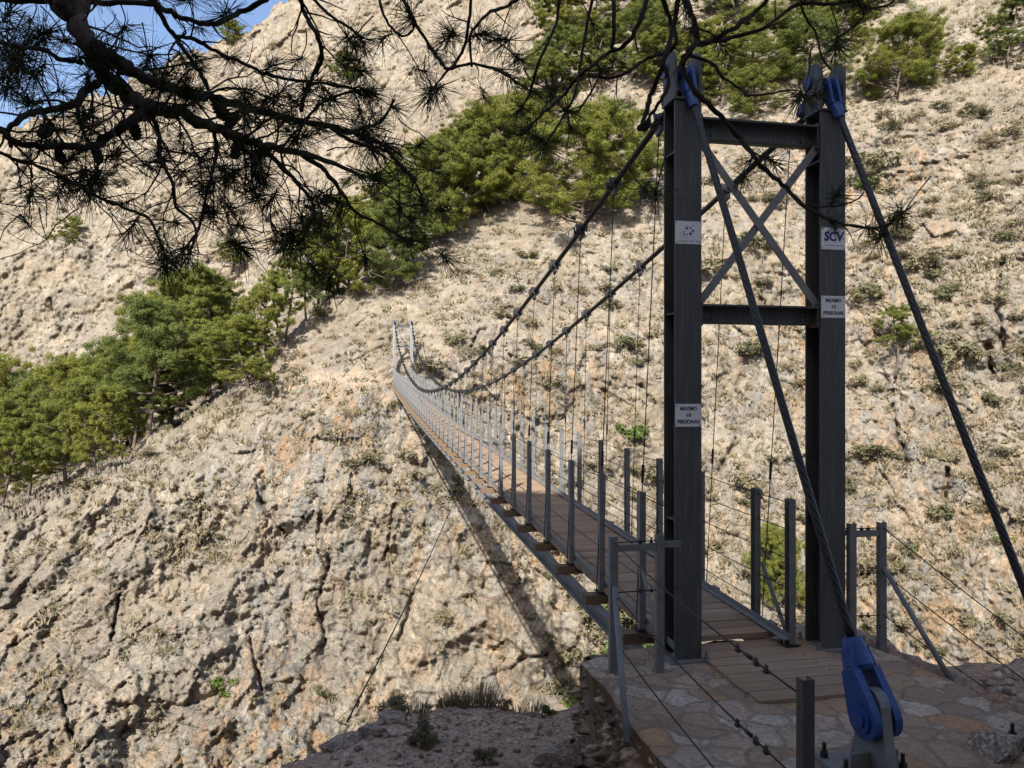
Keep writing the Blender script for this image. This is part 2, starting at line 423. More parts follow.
def tps(px, py):
    q = np.stack([px, py], -1) / 760
    out = _W[-3] + _W[-2] * q[:, 0] + _W[-1] * q[:, 1]
    for i in range(len(_P)):
        d = np.hypot(q[:, 0] - _P[i, 0], q[:, 1] - _P[i, 1]); out += _W[i] * np.where(d > 0, d * d * np.log(d + 1e-12), 0)
    return np.exp(out)

CREST = np.array([(-500, 790), (0, 522), (60, 497), (130, 468), (240, 388), (330, 308), (400, 262), (480, 214), (560, 164), (650, 100), (720, 40), (2000, -900)], float)
SKY = np.array([(-600, 330), (-200, 190), (0, 127), (37, 120), (100, 93), (130, 80), (167, 60), (217, 42), (250, 28), (287, 0), (400, -95), (600, -215), (1000, -330), (1600, -360)], float)
def axis(lo, hi, a, b, fine, coarse):
    return np.concatenate([np.arange(lo, a, coarse), np.arange(a, b, fine), np.arange(b, hi + coarse, coarse)])
XS = axis(-470, 1500, -40, 1064, 1.35, 7.0)
YS = axis(-250, 1060, -30, 790, 1.35, 7.0)
PX, PY = np.meshgrid(XS, YS); shp = PX.shape
px, py = PX.ravel(), PY.ravel()
Y = tps(px, py)
yc = np.interp(px, CREST[:, 0], CREST[:, 1]) + 5 * np.sin(px * .035) + 3 * np.sin(px * .11)
jump = np.interp(px, [-400, 250, 330, 480, 560, 650], [44, 40, 34, 16, 8, 0])
Y = Y + jump * sstep(-2, 34, yc - py)
ysk = np.interp(px, SKY[:, 0], SKY[:, 1])
ysk = ysk + 3.0 * np.sin(px * .13) + 2.2 * np.sin(px * .31 + 1) + 1.5 * np.sin(px * .71)
above = np.clip(ysk - py, 0, None)
pyc = np.maximum(py, ysk)
D3 = np.stack([(px - 512) / F, np.ones_like(px), (384 - pyc) / F], -1)
P = D3 * Y[:, None]
face = 1 - sstep(0, 40, above)
# how rocky: cliffs low on the left and on the far mountain, softer scree on the right
cl = np.clip(sstep(430, 560, py + (np.abs(px - 300) * .05)) * (1 - sstep(560, 760, px)) + .55 * (jump > 1) * sstep(20, 60, yc - py), 0, 1) + .25
n_big = fbm(P / 15.0, 3)
wv = np.stack([perlin(P / 3.1 + 11), perlin(P / 3.1 + 23), perlin(P / 3.1 + 37)], -1)
n_rid = ridged(P * np.array([.19, .19, .10]) + .30 * wv, 5, .55)
bed = P @ np.array([.35, .15, .85]) / 1.5 + 1.1 * fbm(P / 4.0, 2)
saw = bed - np.floor(bed); saw = np.where(saw < .8, saw / .8, (1 - saw) / .2)
joint = P @ np.array([.85, .2, -.35]) / 2.3 + .9 * fbm(P / 3.0 + 40, 2)
jw = joint - np.floor(joint); jw = np.where(jw < .85, jw / .85, (1 - jw) / .15)
n_med = ridged(P * np.array([.62, .62, .42]) + .35 * wv + 5, 4, .6)
n_fin = fbm(P / .62 + .4 * wv, 3, .7)
cb = np.clip(cl, 0, 1)
rib = ridged(P * np.array([.085, .06, .032]) + .35 * wv * .5 + 31, 3, .5)
disp = (-2.0 * n_big - (.5 + 1.0 * cb) * rib - .40 * cb * n_rid - .25 * cb * saw - .25 * cb * jw - (.12 + .08 * cb) * n_med - (.17 + .03 * cb) * n_fin
        - .16 * np.clip(perlin(P / .9 + 30), 0, 1))
bare = np.clip(.30 + .75 * fbm(P / 9.0 + 70, 4) + .55 * sstep(20, 120, py - yc) * (px < 640) * (1 - sstep(560, 700, px)) + .30 * sstep(640, 760, px) * sstep(120, 420, py) - .10 * (jump > 1) * sstep(40, 90, yc - py), 0, 1)
def facets(p, seed):
    # blocks broken along random planes: every cell of a Worley pattern tilts its own way
    pi = np.floor(p).astype(np.int64); best = np.full(len(p), 9e9); out = np.zeros(len(p))
    for dx in (-1, 0, 1):
        for dy in (-1, 0, 1):
            for dz in (-1, 0, 1):
                q = pi + (dx, dy, dz); h = _perm[_perm[_perm[(q[:, 0] + seed) & 511] + (q[:, 1] & 511)] + (q[:, 2] & 511)]
                c = q + .5 + .42 * _g[h]; r = p - c; d = (r * r).sum(1); m = d < best
                if not m.any(): continue
                best[m] = d[m]; out[m] = (r[m] * _g[(h[m] * 7 + 13) & 511]).sum(1) * 1.1 + ((h[m] * 31) & 255) / 255.0 - .5
    return out
pw = P + .45 * wv
disp = disp - (.10 + .26 * bare) * facets(pw * np.array([.42, .42, .26]), 1) - (.09 + .11 * bare) * facets(pw * np.array([1.25, 1.25, .8]) + 9, 5) - (.05 + .05 * bare) * facets(pw * np.array([3.1, 3.1, 2.2]) + 21, 9)
# open crevices
for ln in [[(1001, 262), (996, 300), (1004, 352)], [(987, 345), (993, 378)], [(893, 405), (897, 432), (906, 462)], [(948, 470), (944, 500)], [(205, 505), (196, 530)], [(330, 560), (318, 600), (326, 640)], [(120, 590), (112, 640)], [(415, 590), (400, 640)],
           [(60, 690), (72, 740)], [(250, 640), (262, 690)], [(480, 330), (470, 350)], [(640, 385), (655, 405)], [(720, 470), (735, 440)], [(150, 60), (165, 110)], [(60, 330), (50, 300)], [(260, 500), (290, 540)], [(520, 660), (545, 655)], [(395, 505), (385, 560)], [(760, 300), (775, 318)], [(560, 420), (575, 400)]]:
    L = np.array(ln, float); jit = 3.5 * perlin(np.stack([px / 9, py / 9, 0 * px + 4], -1)); dm = np.full(len(px), 1e9)
    for a, b in zip(L[:-1], L[1:]):
        t = np.clip(((px - a[0]) * (b - a)[0] + (py - a[1]) * (b - a)[1]) / ((b - a) ** 2).sum(), 0, 1)
        dm = np.minimum(dm, np.hypot(px - a[0] - t * (b - a)[0] + jit, py - a[1] - t * (b - a)[1]))
    disp = disp + (1.1 if L[0, 0] > 700 else .7) * np.exp(-(dm / (2.6 if L[0, 0] > 700 else 1.8)) ** 2)
# the trodden path and the ledge beside the far tower
lev = np.exp(-((px - 352) / 55) ** 2 - ((py - 379) / 8) ** 2)
fix = np.exp(-((px - 397) / 22) ** 2 - ((py - 385) / 16) ** 2)
disp = disp * (1 - .8 * fix) * (1 - .55 * lev)
Y2 = Y + disp * face
P = D3 * Y2[:, None]
bench = (jump > 1) * sstep(-6, 2, yc - py) * (1 - sstep(30, 60, yc - py))
P[:, 2] += bench * (.55 * fbm(P * np.array([.5, .5, 0]) + 3, 4, .6) + .12 * ridged(P / .5, 2))
P[:, 1] += above * .8
P[:, 2] -= above * .12 + np.where(above > 0, .0, 0)
TP = P.reshape(*shp, 3)
hill = link('hillside', np_mesh('hillside', P, grid_faces(*shp), MAT['limestone']))
_at = hill.data.attributes.new('bare', 'FLOAT', 'POINT'); _at.data.foreach_set('value', np.ascontiguousarray(bare, dtype=np.float32))
trod = np.clip(np.exp(-((px - 350) / 46) ** 4 - ((py - 379 - .03 * (px - 350)) / 7.5) ** 2) + .8 * np.exp(-((px - 416) / 12) ** 2 - ((py - 362) / 10) ** 2), 0, 1)
_at = hill.data.attributes.new('trod', 'FLOAT', 'POINT'); _at.data.foreach_set('value', np.ascontiguousarray(trod, dtype=np.float32))
tag(hill, kind='structure', label='sunlit pale limestone canyon side rising behind the bridge', cat='hillside')
_dr = TP[2:, 1:-1] - TP[:-2, 1:-1]; _dc = TP[1:-1, 2:] - TP[1:-1, :-2]
_N = np.cross(_dr, _dc); _N /= np.linalg.norm(_N, axis=2)[..., None] + 1e-9
_N[_N[..., 1] > 0] *= -1
TN = np.zeros_like(TP); TN[1:-1, 1:-1] = _N

def on_hill(qx, qy):
    """the point and outward normal of the far slope met along a sight line"""
    c = int(np.argmin(np.abs(XS - qx))); r = int(np.argmin(np.abs(YS - qy)))
    return Vector(TP[r, c]), Vector(TN[r, c])

# ================================================================== the near side
HB = np.array([-math.sin(SUN_AZ), -math.cos(SUN_AZ)])
def near_z(X, Yv):
    u = X * CT + Yv * ST; v = -X * ST + Yv * CT
    g = np.stack([X, Yv, 0 * X], -1)
    nz = fbm(g / 1.6, 4)
    # left of the platform: dirt shelf sloping down to the brink
    left = -1.62 - .19 * np.clip(Yv, 0, 99) + .10 * nz - .10 * np.clip(-X - 1.0, 0, 5)
    right = -1.95 + .05 * nz - .10 * np.clip(u - 4.9, 0, 9)
    s = sstep(1.3, 3.95, u)
    z = left * (1 - s) + right * s
    # under the stone platform the ground stays low
    inside = sstep(1.45, 1.75, u) * (1 - sstep(3.65, 3.9, u)) * sstep(1.9, 2.5, v) * (1 - sstep(5.25, 5.6, v))
    z = z - .75 * inside
    # brink of the gorge
    brL = 6.75 + .35 * fbm(np.stack([X * .9, 0 * X, 0 * X + 3], -1), 3) - .9 * np.clip(-X - .75, 0, .4) - 2.6 * np.clip(-X - 1.15, 0, 1.2) - .25 * np.clip(-X - 2.35, 0, 20)
    brM = 5.55 + u * ST
    brR = 4.50 + .15 * nz + u * ST - .2 * np.clip(u - 5, 0, 9)
    br = np.where(u < 1.95, brL, np.where(u < 3.95, brM / CT, brR / CT))
    dv = np.clip(Yv - br, 0, None)
    z = z - 2.2 * dv - .5 * np.minimum(dv, 1.0) - .35 * fbm(g / .8 + 3, 3) * sstep(0, 1, dv)
    # unseen slope above and behind, shaped to shadow this end of the bridge
    h = (X - .5) * HB[0] + (Yv - 11.2) * HB[1]
    zs = -1.85 + h * math.tan(SUN_EL)
    rise = -1.6 + (h - 12.6) * 1.93
    rise = np.where(h > 24, -1.85 + 24 * math.tan(SUN_EL) + .28 * fbm(g / 3, 3), rise + .5 * nz * sstep(12.6, 16, h) * (1 - sstep(21, 24, h)))
    side = (X - .5) * math.cos(SUN_AZ) - (Yv - 11.2) * math.sin(SUN_AZ)
    cap = -1.85 + 24 * math.tan(SUN_EL) + .2 - 1.3 * np.clip(-side - 5.5, 0, 40) - .6 * np.clip(side - 14, 0, 60)
    z = np.where(h > 12.6, np.maximum(z, np.minimum(rise, cap)), z)
    return z
gx = np.concatenate([np.arange(-60, -5, 1.0), np.arange(-5, 6.5, .055), np.arange(6.5, 60, 1.0)])
gy = np.concatenate([np.arange(-40, 1.5, .8), np.arange(1.5, 8.2, .05), np.arange(8.2, 22, .5)])
GX, GY = np.meshgrid(gx, gy)
gz = near_z(GX.ravel(), GY.ravel())
gp = np.stack([GX.ravel(), GY.ravel(), gz], -1)
gz += .05 * ridged(gp / .35, 2) * .35 + .02 * fbm(gp / .08, 2)
gp[:, 2] = gz
fc = grid_faces(*GX.shape)[:, ::-1]
gm = np_mesh('ground', gp, fc, MAT['stony_dirt']); gm.materials.append(MAT['near_rock'])
cen = gp[fc].mean(1); nrm = np.cross(gp[fc[:, 1]] - gp[fc[:, 0]], gp[fc[:, 2]] - gp[fc[:, 1]]); nrm /= np.linalg.norm(nrm, axis=1)[:, None]
gm.polygons.foreach_set('material_index', (((nrm[:, 2] < .62) | (cen[:, 1] < -1.5)) & ((cen[:, 1] > 5.2) | (cen[:, 1] < -1.5))).astype(np.int32))
gm.update()
tag(link('ground', gm), kind='structure', label='shaded brown stony dirt at the near end of the bridge', cat='ground')
def ground_at(X, Yv):
    r = int(np.argmin(np.abs(gy - Yv))); c = int(np.argmin(np.abs(gx - X)))
    return float(gz.reshape(GX.shape)[r, c])

# loose stones on the near ground
def rock_mesh(name, mat, seed, sub=2, flat=.7):
    import bmesh
    bm = bmesh.new(); bmesh.ops.create_icosphere(bm, subdivisions=sub, radius=1)
    V = np.array([v.co[:] for v in bm.verts]); q = fbm(V * 1.1 + seed * 7, 2) * .5
    Vn = V * (1 + q)[:, None]
    # knock planar faces off it
    r2 = np.random.default_rng(seed)
    for _ in range(9):
        n = r2.normal(size=3); n /= np.linalg.norm(n); d = r2.uniform(.55, .85)
        ex = np.clip(Vn @ n - d, 0, None); Vn = Vn - ex[:, None] * n * .95
    Vn[:, 2] *= flat
    for v, c in zip(bm.verts, Vn): v.co = c
    me = bpy.data.meshes.new(name); bm.to_mesh(me); bm.free(); me.materials.append(mat)
    return me
ROCKS = [rock_mesh('boulder', MAT['loose_rock'], s) for s in range(5)]
def scatter_stones(name, n, region, smin, smax, mat, label):
    vs, fs, off = [], [], 0
    protos = []
    for s in range(6):
        me = rock_mesh('tmp', mat, 20 + s, 1)
        V = np.array([v.co[:] for v in me.vertices]); T = np.array([p.vertices[:] for p in me.polygons]); protos.append((V, T)); bpy.data.meshes.remove(me)
    k = 0
    while k < n:
        X, Yv = region()
        if X is None: continue
        V, T = protos[R.randrange(6)]; s = smin * (smax / smin) ** (R.random() ** 2.2)
        a = R.uniform(0, 6.28); ca, sa = math.cos(a), math.sin(a)
        W = V * s; W = np.stack([W[:, 0] * ca - W[:, 1] * sa, W[:, 0] * sa + W[:, 1] * ca, W[:, 2] * R.uniform(.6, 1.1)], -1)
        W += (X, Yv, surface_z(X, Yv) + s * .25)
        vs.append(W); fs.append(T + off); off += len(W); k += 1
    o = link(name, np_mesh(name, np.concatenate(vs), np.concatenate(fs), mat)); tag(o, label, 'stones', kind='stuff')
PLAT_Z = -1.96
def surface_z(X, Yv):
    u = X * CT + Yv * ST; v = -X * ST + Yv * CT
    g = ground_at(X, Yv)
    return max(g, PLAT_Z) if (1.62 < u < 3.85 and 2.2 < v < 5.3) else g
def reg_left():
    X, Yv = R.uniform(-3.2, .75), R.uniform(4.4, 6.6)
    return (X, Yv)
def reg_rub():
    u, v = R.gauss(4.5, .35), R.uniform(2.6, 4.4)
    if u < 3.95: return None, None
    p = bw(u, v, 0); return p.x, p.y
def reg_plat():
    u, v = R.uniform(2.6, 3.95), R.uniform(2.4, 3.75)
    if R.random() > .35 + .65 * (u - 2.6) / 1.3 or v > 3.0 + (u - 2.6) * .75: return None, None
    p = bw(u, v, 0); return p.x, p.y
scatter_stones('loose_stones', 2600, reg_left, .006, .042, MAT['loose_rock'], 'loose grey stones scattered on the dirt shelf beside the wall')
scatter_stones('rubble', 700, reg_rub, .012, .07, MAT['loose_rock'], 'loose rubble bank right of the paved platform')
scatter_stones('gravel', 520, reg_plat, .006, .035, MAT['loose_rock'], 'gravel strewn over the paving around the cable anchor')
for (qx, qy, s, lab) in [(395, 722, .13, 'jagged dark boulder on the brink left of the tall dry grass'), (345, 745, .15, 'dark angular boulder lowest on the left brink under the stay wire'),
                         (372, 735, .11, 'mid-sized rock between the two jagged boulders on the brink'), (552, 764, .17, 'smooth grey boulder half buried at the foot of the stone wall'),
                         (995, 752, .16, 'flat brown slab of rock at the bottom right corner')]:
    # walk out along the sight line until it meets the ground
    Yv = 2.2
    while Yv < 7.5:
        p = at(qx, qy, Yv)
        if p.z < surface_z(p.x, p.y): break
        Yv += .02
    tag(link('boulder', ROCKS[int(s * 100) % 5], loc=(p.x, p.y, surface_z(p.x, p.y) + s * .1), rot=(R.uniform(-.3, .3), R.uniform(-.3, .3), R.uniform(0, 6)), scale=(s * 1.2, s, s)), lab, 'rock', 'rocks on the near brink')

# ================================================================== stone platform and its wall
def irregular(u, v):
    return .05 * fbm(np.stack([np.asarray(u) * 3.0, np.asarray(v) * 3.0, np.zeros_like(np.asarray(u, float)) + 8], -1), 3)
nu, nv = 90, 130
uu, vv = np.meshgrid(np.linspace(1.53, 3.93, nu), np.linspace(1.6, 5.42, nv))
uf, vf = uu.ravel(), vv.ravel()
# ragged outline
edge_u = .06 * fbm(np.stack([vf * 1.3, 0 * vf, 0 * vf + 2], -1), 3)
edge_v = .10 * fbm(np.stack([uf * 1.5, 0 * uf, 0 * uf + 5], -1), 3)
tU = (uf - 1.46) / 2.47; tV = (vf - 1.6) / 3.82
uf2 = uf + edge_u * np.abs(tU * 2 - 1) - .25 * tU ** 6 * tV ** 6; vf2 = vf + edge_v * tV - .22 * (np.abs(tU * 2 - 1) ** 5) * tV
zz = PLAT_Z + .018 * fbm(np.stack([uf * 2.2, vf * 2.2, 0 * uf], -1), 3) + .012 * ridged(np.stack([uf * 5, vf * 5, 0 * uf], -1), 2) * .5
rim = np.minimum(np.minimum(tU, 1 - tU) * 2.47, (1 - tV) * 3.82)
zz = zz - .10 * (1 - sstep(0, .10, rim)) ** 2
Wp = np.stack([uf2 * CT - vf2 * ST, vf2 * CT + uf2 * ST, zz], -1)
top_faces = grid_faces(nv, nu)[:, ::-1]
# skirt
idx = np.arange(nv * nu).reshape(nv, nu)
loop = np.concatenate([idx[0, :], idx[1:, -1], idx[-1, -2::-1], idx[-2:0:-1, 0]])
V2 = Wp[loop].copy(); V2[:, 2] -= 1.5; V2[:, 0] += .10 * CT; V2[:, 1] += .10 * ST
n0 = len(Wp); m_ = len(loop); ar = np.arange(m_); nx = (ar + 1) % m_
skirt = np.stack([loop[ar], n0 + ar, n0 + nx, loop[nx]], -1)
tag(link('pavement', np_mesh('pavement', np.concatenate([Wp, V2]), np.concatenate([top_faces, skirt[:, ::-1]]), MAT['flagstones'])), kind='structure',
    label='irregular flagstone paving at the near end of the bridge', cat='paving')

# rough masonry on the open left face and the gorge end: split stones, each with its own broken face
def masonry():
    L1, L2 = 3.55, 2.3
    ss, zz_ = np.meshgrid(np.arange(0, L1 + L2, .011), np.arange(PLAT_Z - .015, -3.7, -.011)); sh = ss.shape; ss, zz_ = ss.ravel(), zz_.ravel()
    c_ = sstep(L1 - .16, L1 + .16, ss)
    u = 1.575 + np.clip(ss - L1, 0, None) + .10 * c_ * (ss < L1 + .3); v = 1.8 + np.minimum(ss, L1) - .06 * c_
    nu_, nv_ = -(1 - c_), c_
    q = np.stack([ss, 0 * ss + 3, zz_], -1); w_ = np.stack([perlin(q * 7), perlin(q * 7 + 50), perlin(q * 7 + 90)], -1)
    d = .085 * facets(q * np.array([8.5, 1, 15.0]) + .45 * w_, 3) + .050 * facets(q * np.array([19, 1, 30.0]) + .4 * w_ + 7, 11) + .010 * fbm(q * 30, 3) + .05 * fbm(q * 1.5, 2) + (PLAT_Z - zz_) * .05
    d = d * sstep(-.01, .07, PLAT_Z - zz_)
    u, v = u + nu_ * d, v + nv_ * d
    Pw = np.stack([u * CT - v * ST, v * CT + u * ST, zz_ + .012 * perlin(q * 9 + 5)], -1)
    return np_mesh('retaining_wall', Pw, grid_faces(*sh), MAT['wall_stone'])
tag(link('retaining_wall', masonry()), 'rough brown masonry wall holding up the paved platform', 'wall')
# ================================================================== the suspension bridge (bridge coordinates: x across, y along, z up)
V0, V1 = 5.1, 51.5
OB = Vector((2.65, V0, PLAT_Z))                     # the bridge's own origin, on the paving between the near tower legs
def deck_z(v):
    t = max(0.0, (v - V0) / (V1 - V0))
    return -1.88 + 1.92 * t - .22 * 4 * t * (1 - t)
def deck_dir(v):
    d = Vector((0, 1, (deck_z(v + .05) - deck_z(v - .05)) / .1)); return d.normalized()
UL, UR = 2.15, 3.12
bridge = link('suspension_bridge', None, loc=bw(*OB), rot=(0, 0, TH))
tag(bridge, 'long narrow steel suspension footbridge crossing the gorge on a timber deck', 'bridge')
def bpart(name, mb, mat, parent=None, smooth=False, origin=None):
    """a part whose mesh was written in bridge coordinates; origin: where its own origin sits"""
    o = Vector(origin) if origin is not None else OB
    pl = o - (Vector(parent['_o']) if parent is not None and parent is not bridge else OB)
    ob = link(name, mb.mesh(name, mat, smooth, o), parent or bridge, pl)
    ob['_o'] = tuple(o)
    return ob
def copy_part(o, parent, loc):
    c = o.copy(); COL.objects.link(c); c.parent = parent; c.location = loc
    return c

# ---- deck: boards laid across, with gaps
bm = MB(); v = 4.24; rr = random.Random(8); i = 0
while v < V1 + .6:
    d = deck_dir(v + .07); up = Vector((0, -d.z, d.y)); c = Vector(((UL + UR) / 2 + .02, v + .07, deck_z(v + .07) - .02 + rr.uniform(-.002, .003)))
    w = .98
    if v < 5.25: c.x = 2.835; w = .915; c.z = PLAT_Z + .008
    bm.box(c + Vector((rr.uniform(-.006, .006), 0, 0)), (w, .138, .04), (Vector((1, rr.uniform(-.004, .004), 0)).normalized(), d, up)); v += .147
deck = bpart('deck', bm, MAT['deck_wood'])
bm = MB()
for k in range(330):       # screw heads in pairs along both edges
    vv_ = 4.2 + k * .147
    if vv_ > 20: break
    for uo in (-.38, .38):
        bm.tube([(2.65 + uo, vv_, deck_z(vv_) - .001), (2.65 + uo, vv_, deck_z(vv_) + .004)], .006, 6)
bpart('screw_heads', bm, MAT['black_clamp'], deck)

# ---- long steel members
def along(mb, u, dz, w, h, va, vb, step=1.0):
    n = max(1, int((vb - va) / step))
    for k in range(n):
        a, b = va + (vb - va) * k / n, va + (vb - va) * (k + 1) / n
        A, B = Vector((u, a, deck_z(a) + dz)), Vector((u, b, deck_z(b) + dz))
        mb.bar(A, B, w, h, (1, 0, 0))
for u, s in ((UL, -1), (UR, 1)):
    bm = MB()
    along(bm, u - s * .035, .022, .008, .055, 5.05, V1); along(bm, u - s * .062, -.0 + .012, .05, .008, 5.05, V1)
    bpart('edge_angle', bm, MAT['plate_steel'])
    bm = MB()
    along(bm, u - s * .02 + s * .05, -.21, .012, .14, 5.0, V1); along(bm, u - s * .02 + s * .08, -.146, .06, .012, 5.0, V1); along(bm, u - s * .02 + s * .08, -.274, .06, .012, 5.0, V1)
    bpart('side_beam', bm, MAT['plate_steel'])

# ---- timber cross members with galvanised saddle plates
posts_v = [5.61 + k for k in range(46)]
cb0 = None
for k, v in enumerate(posts_v):
    o = Vector((2.635, v, deck_z(v) - .095))
    if cb0 is None:
        bm = MB(); bm.box(o, (1.30, .11, .085)); cb0 = bpart('cross_beam', bm, MAT['timber_block'], origin=o)
    else: copy_part(cb0, bridge, o - OB)

# ---- railing posts: open steel channels, each on a foot plate
def post_mesh(o, s):
    bm = MB(); h = 1.10
    bm.box(o + Vector((0, 0, h / 2 - .03)), (.006, .070, h)); bm.box(o + Vector((s * .0245, .0322, h / 2 - .03)), (.043, .0055, h)); bm.box(o + Vector((s * .0245, -.0322, h / 2 - .03)), (.043, .0055, h))
    return bm
for u, s in ((UL, 1), (UR, -1)):
    p0 = b0 = None
    vs_ = posts_v if s == 1 else [5.11] + posts_v
    for v in vs_:
        o = Vector((u - s * .022, v, deck_z(v) - .04))
        if p0 is None:
            p0 = bpart('railing_post', post_mesh(o, s), MAT['galvanised_steel'], origin=o)
            fb = MB(); fb.box(o + Vector((s * .03, 0, .004)), (.12, .12, .01))
            for a in (-1, 1): fb.tube([o + Vector((s * .07, a * .035, .0)), o + Vector((s * .07, a * .035, .04))], .010, 6)
            b0 = bpart('foot_plate', fb, MAT['black_clamp'], p0, origin=o)
        else:
            q = copy_part(p0, bridge, o - OB); copy_part(b0, q, (0, 0, 0))
# knee braces at the bridge end
for u, s in ((UL, -1), (UR, 1)):
    bm = MB(); bm.bar((u + s * .02, 5.14, -1.93), (u + s * .02, 5.55, -1.42), .05, .008, (0, 1, 0)); bpart('knee_brace', bm, MAT['plate_steel'])

# ---- railing wires
for u, s in ((UL, 1), (UR, -1)):
    for hz in (.14, .36, .58, .80, 1.00):
        pts = []
        for k, v in enumerate([5.11] + posts_v):
            pts.append((u, v, deck_z(v) + hz))
            if k < 46: pts.append((u, v + .5, deck_z(v + .5) + hz - .006))
        bm = MB(); bm.tube(pts, .0038, 5); bpart('railing_wire', bm, MAT['dark_rope'], smooth=True)

# ---- main cables, clamps and hangers
def cable(v, s):
    t = (v - V0) / (V1 - V0)
    z = 2.17 + 2.03 * t - 4 * 3.35 * t * (1 - t)
    e = abs(1 - 2 * t) ** 5
    u = (2.17 + .14 * e) if s < 0 else (3.14 + .32 * e)
    return Vector((u, v, z))
for s in (-1, 1):
    bm = MB(); vs_ = np.linspace(V0 + .12, V1 - .12, 90)
    bm.tube([cable(v, s) for v in vs_], .026, 10)
    mc = bpart('main_cable', bm, MAT['dark_rope'], smooth=True)
    # clamp with its hanger eye, copied along the cable
    c0 = None
    for v in posts_v:
        c = cable(v, s); d = (cable(v + .1, s) - cable(v - .1, s)).normalized(); ang = math.atan2(d.z, d.y)
        if c0 is None:
            cm = MB()
            for a in (-.045, .045): cm.tube([c + Vector((0, a - .022, 0)), c + Vector((0, a + .022, 0))], .046, 10)
            cm.box(c + Vector((0, 0, -.06)), (.03, .10, .07)); cm.box(c + Vector((0, 0, .05)), (.06, .035, .03))
            for a in (-.045, .045):
                for b in (-1, 1): cm.tube([c + Vector((b * .052, a, -.03)), c + Vector((b * .052, a, .05))], .011, 6)
            c0 = bpart('cable_clamp', cm, [MAT['black_clamp']], mc, origin=c); ob = c0
        else: ob = copy_part(c0, mc, c - OB)
        ob.rotation_euler = (ang, 0, 0)
    for v in posts_v:
        c = cable(v, s); base = Vector((UL - .05 if s < 0 else UR + .05, v, deck_z(v) - .12))
        hm = MB(); hm.tube([c + Vector((0, 0, -.07)), base], .0045, 6)
        L = (c - base).length
        if c.z - base.z > 1.6:
            hm.tube([base + (c - base) * (1.22 / L), base + (c - base) * (1.36 / L)], .012, 6)
        bpart('hanger', hm, MAT['dark_rope'], origin=base)

# ---- towers
def socket(mb, pin, toward, scale=1.0, kl=1.0):
    """open spelter socket: fork, boss discs at the pin, and a cone that takes the rope"""
    pin = Vector(pin); d = (Vector(toward) - pin).normalized(); X = Vector((1, 0, 0)); X = (X - d * X.dot(d)).normalized(); N = d.cross(X)
    k = scale; kl = k * kl
    for sx in (-1, 1):
        o = pin + X * (sx * .048 * k)
        outl = [(.078 * k * math.cos(a), .078 * k * math.sin(a)) for a in np.linspace(PI * .5, PI * 1.5, 11)]
        outl = [(y, x) for x, y in outl]
        pts = [(-.088 * k, .02 * k)] + [(.09 * k * math.cos(a), .09 * k * math.sin(a)) for a in np.linspace(PI + .25, 2 * PI - .25, 11)] + [(.088 * k, .02 * k), (.045 * k, .25 * kl), (-.045 * k, .25 * kl)]
        mb.prism(pts, o, (N, d, X), .034 * k)
        mb.tube([o + X * (sx * .012 * k), o + X * (sx * .028 * k)], .058 * k, 18)
        # arms close on the barrel
        mb.bar(pin + X * (sx * .047 * k) + d * (.20 * kl), pin + X * (sx * .026 * k) + d * (.36 * kl), .080 * k, .034 * k, tuple(N))
    mb.tube([pin - X * (.085 * k), pin + X * (.085 * k)], .034 * k, 14)
    mb.tube([pin + d * (.24 * kl), pin + d * (.27 * kl), pin + d * (.38 * kl), pin + d * (.42 * kl)], [.045 * k, .060 * k, .050 * k, .042 * k], 16)
    return pin + d * (.42 * kl)

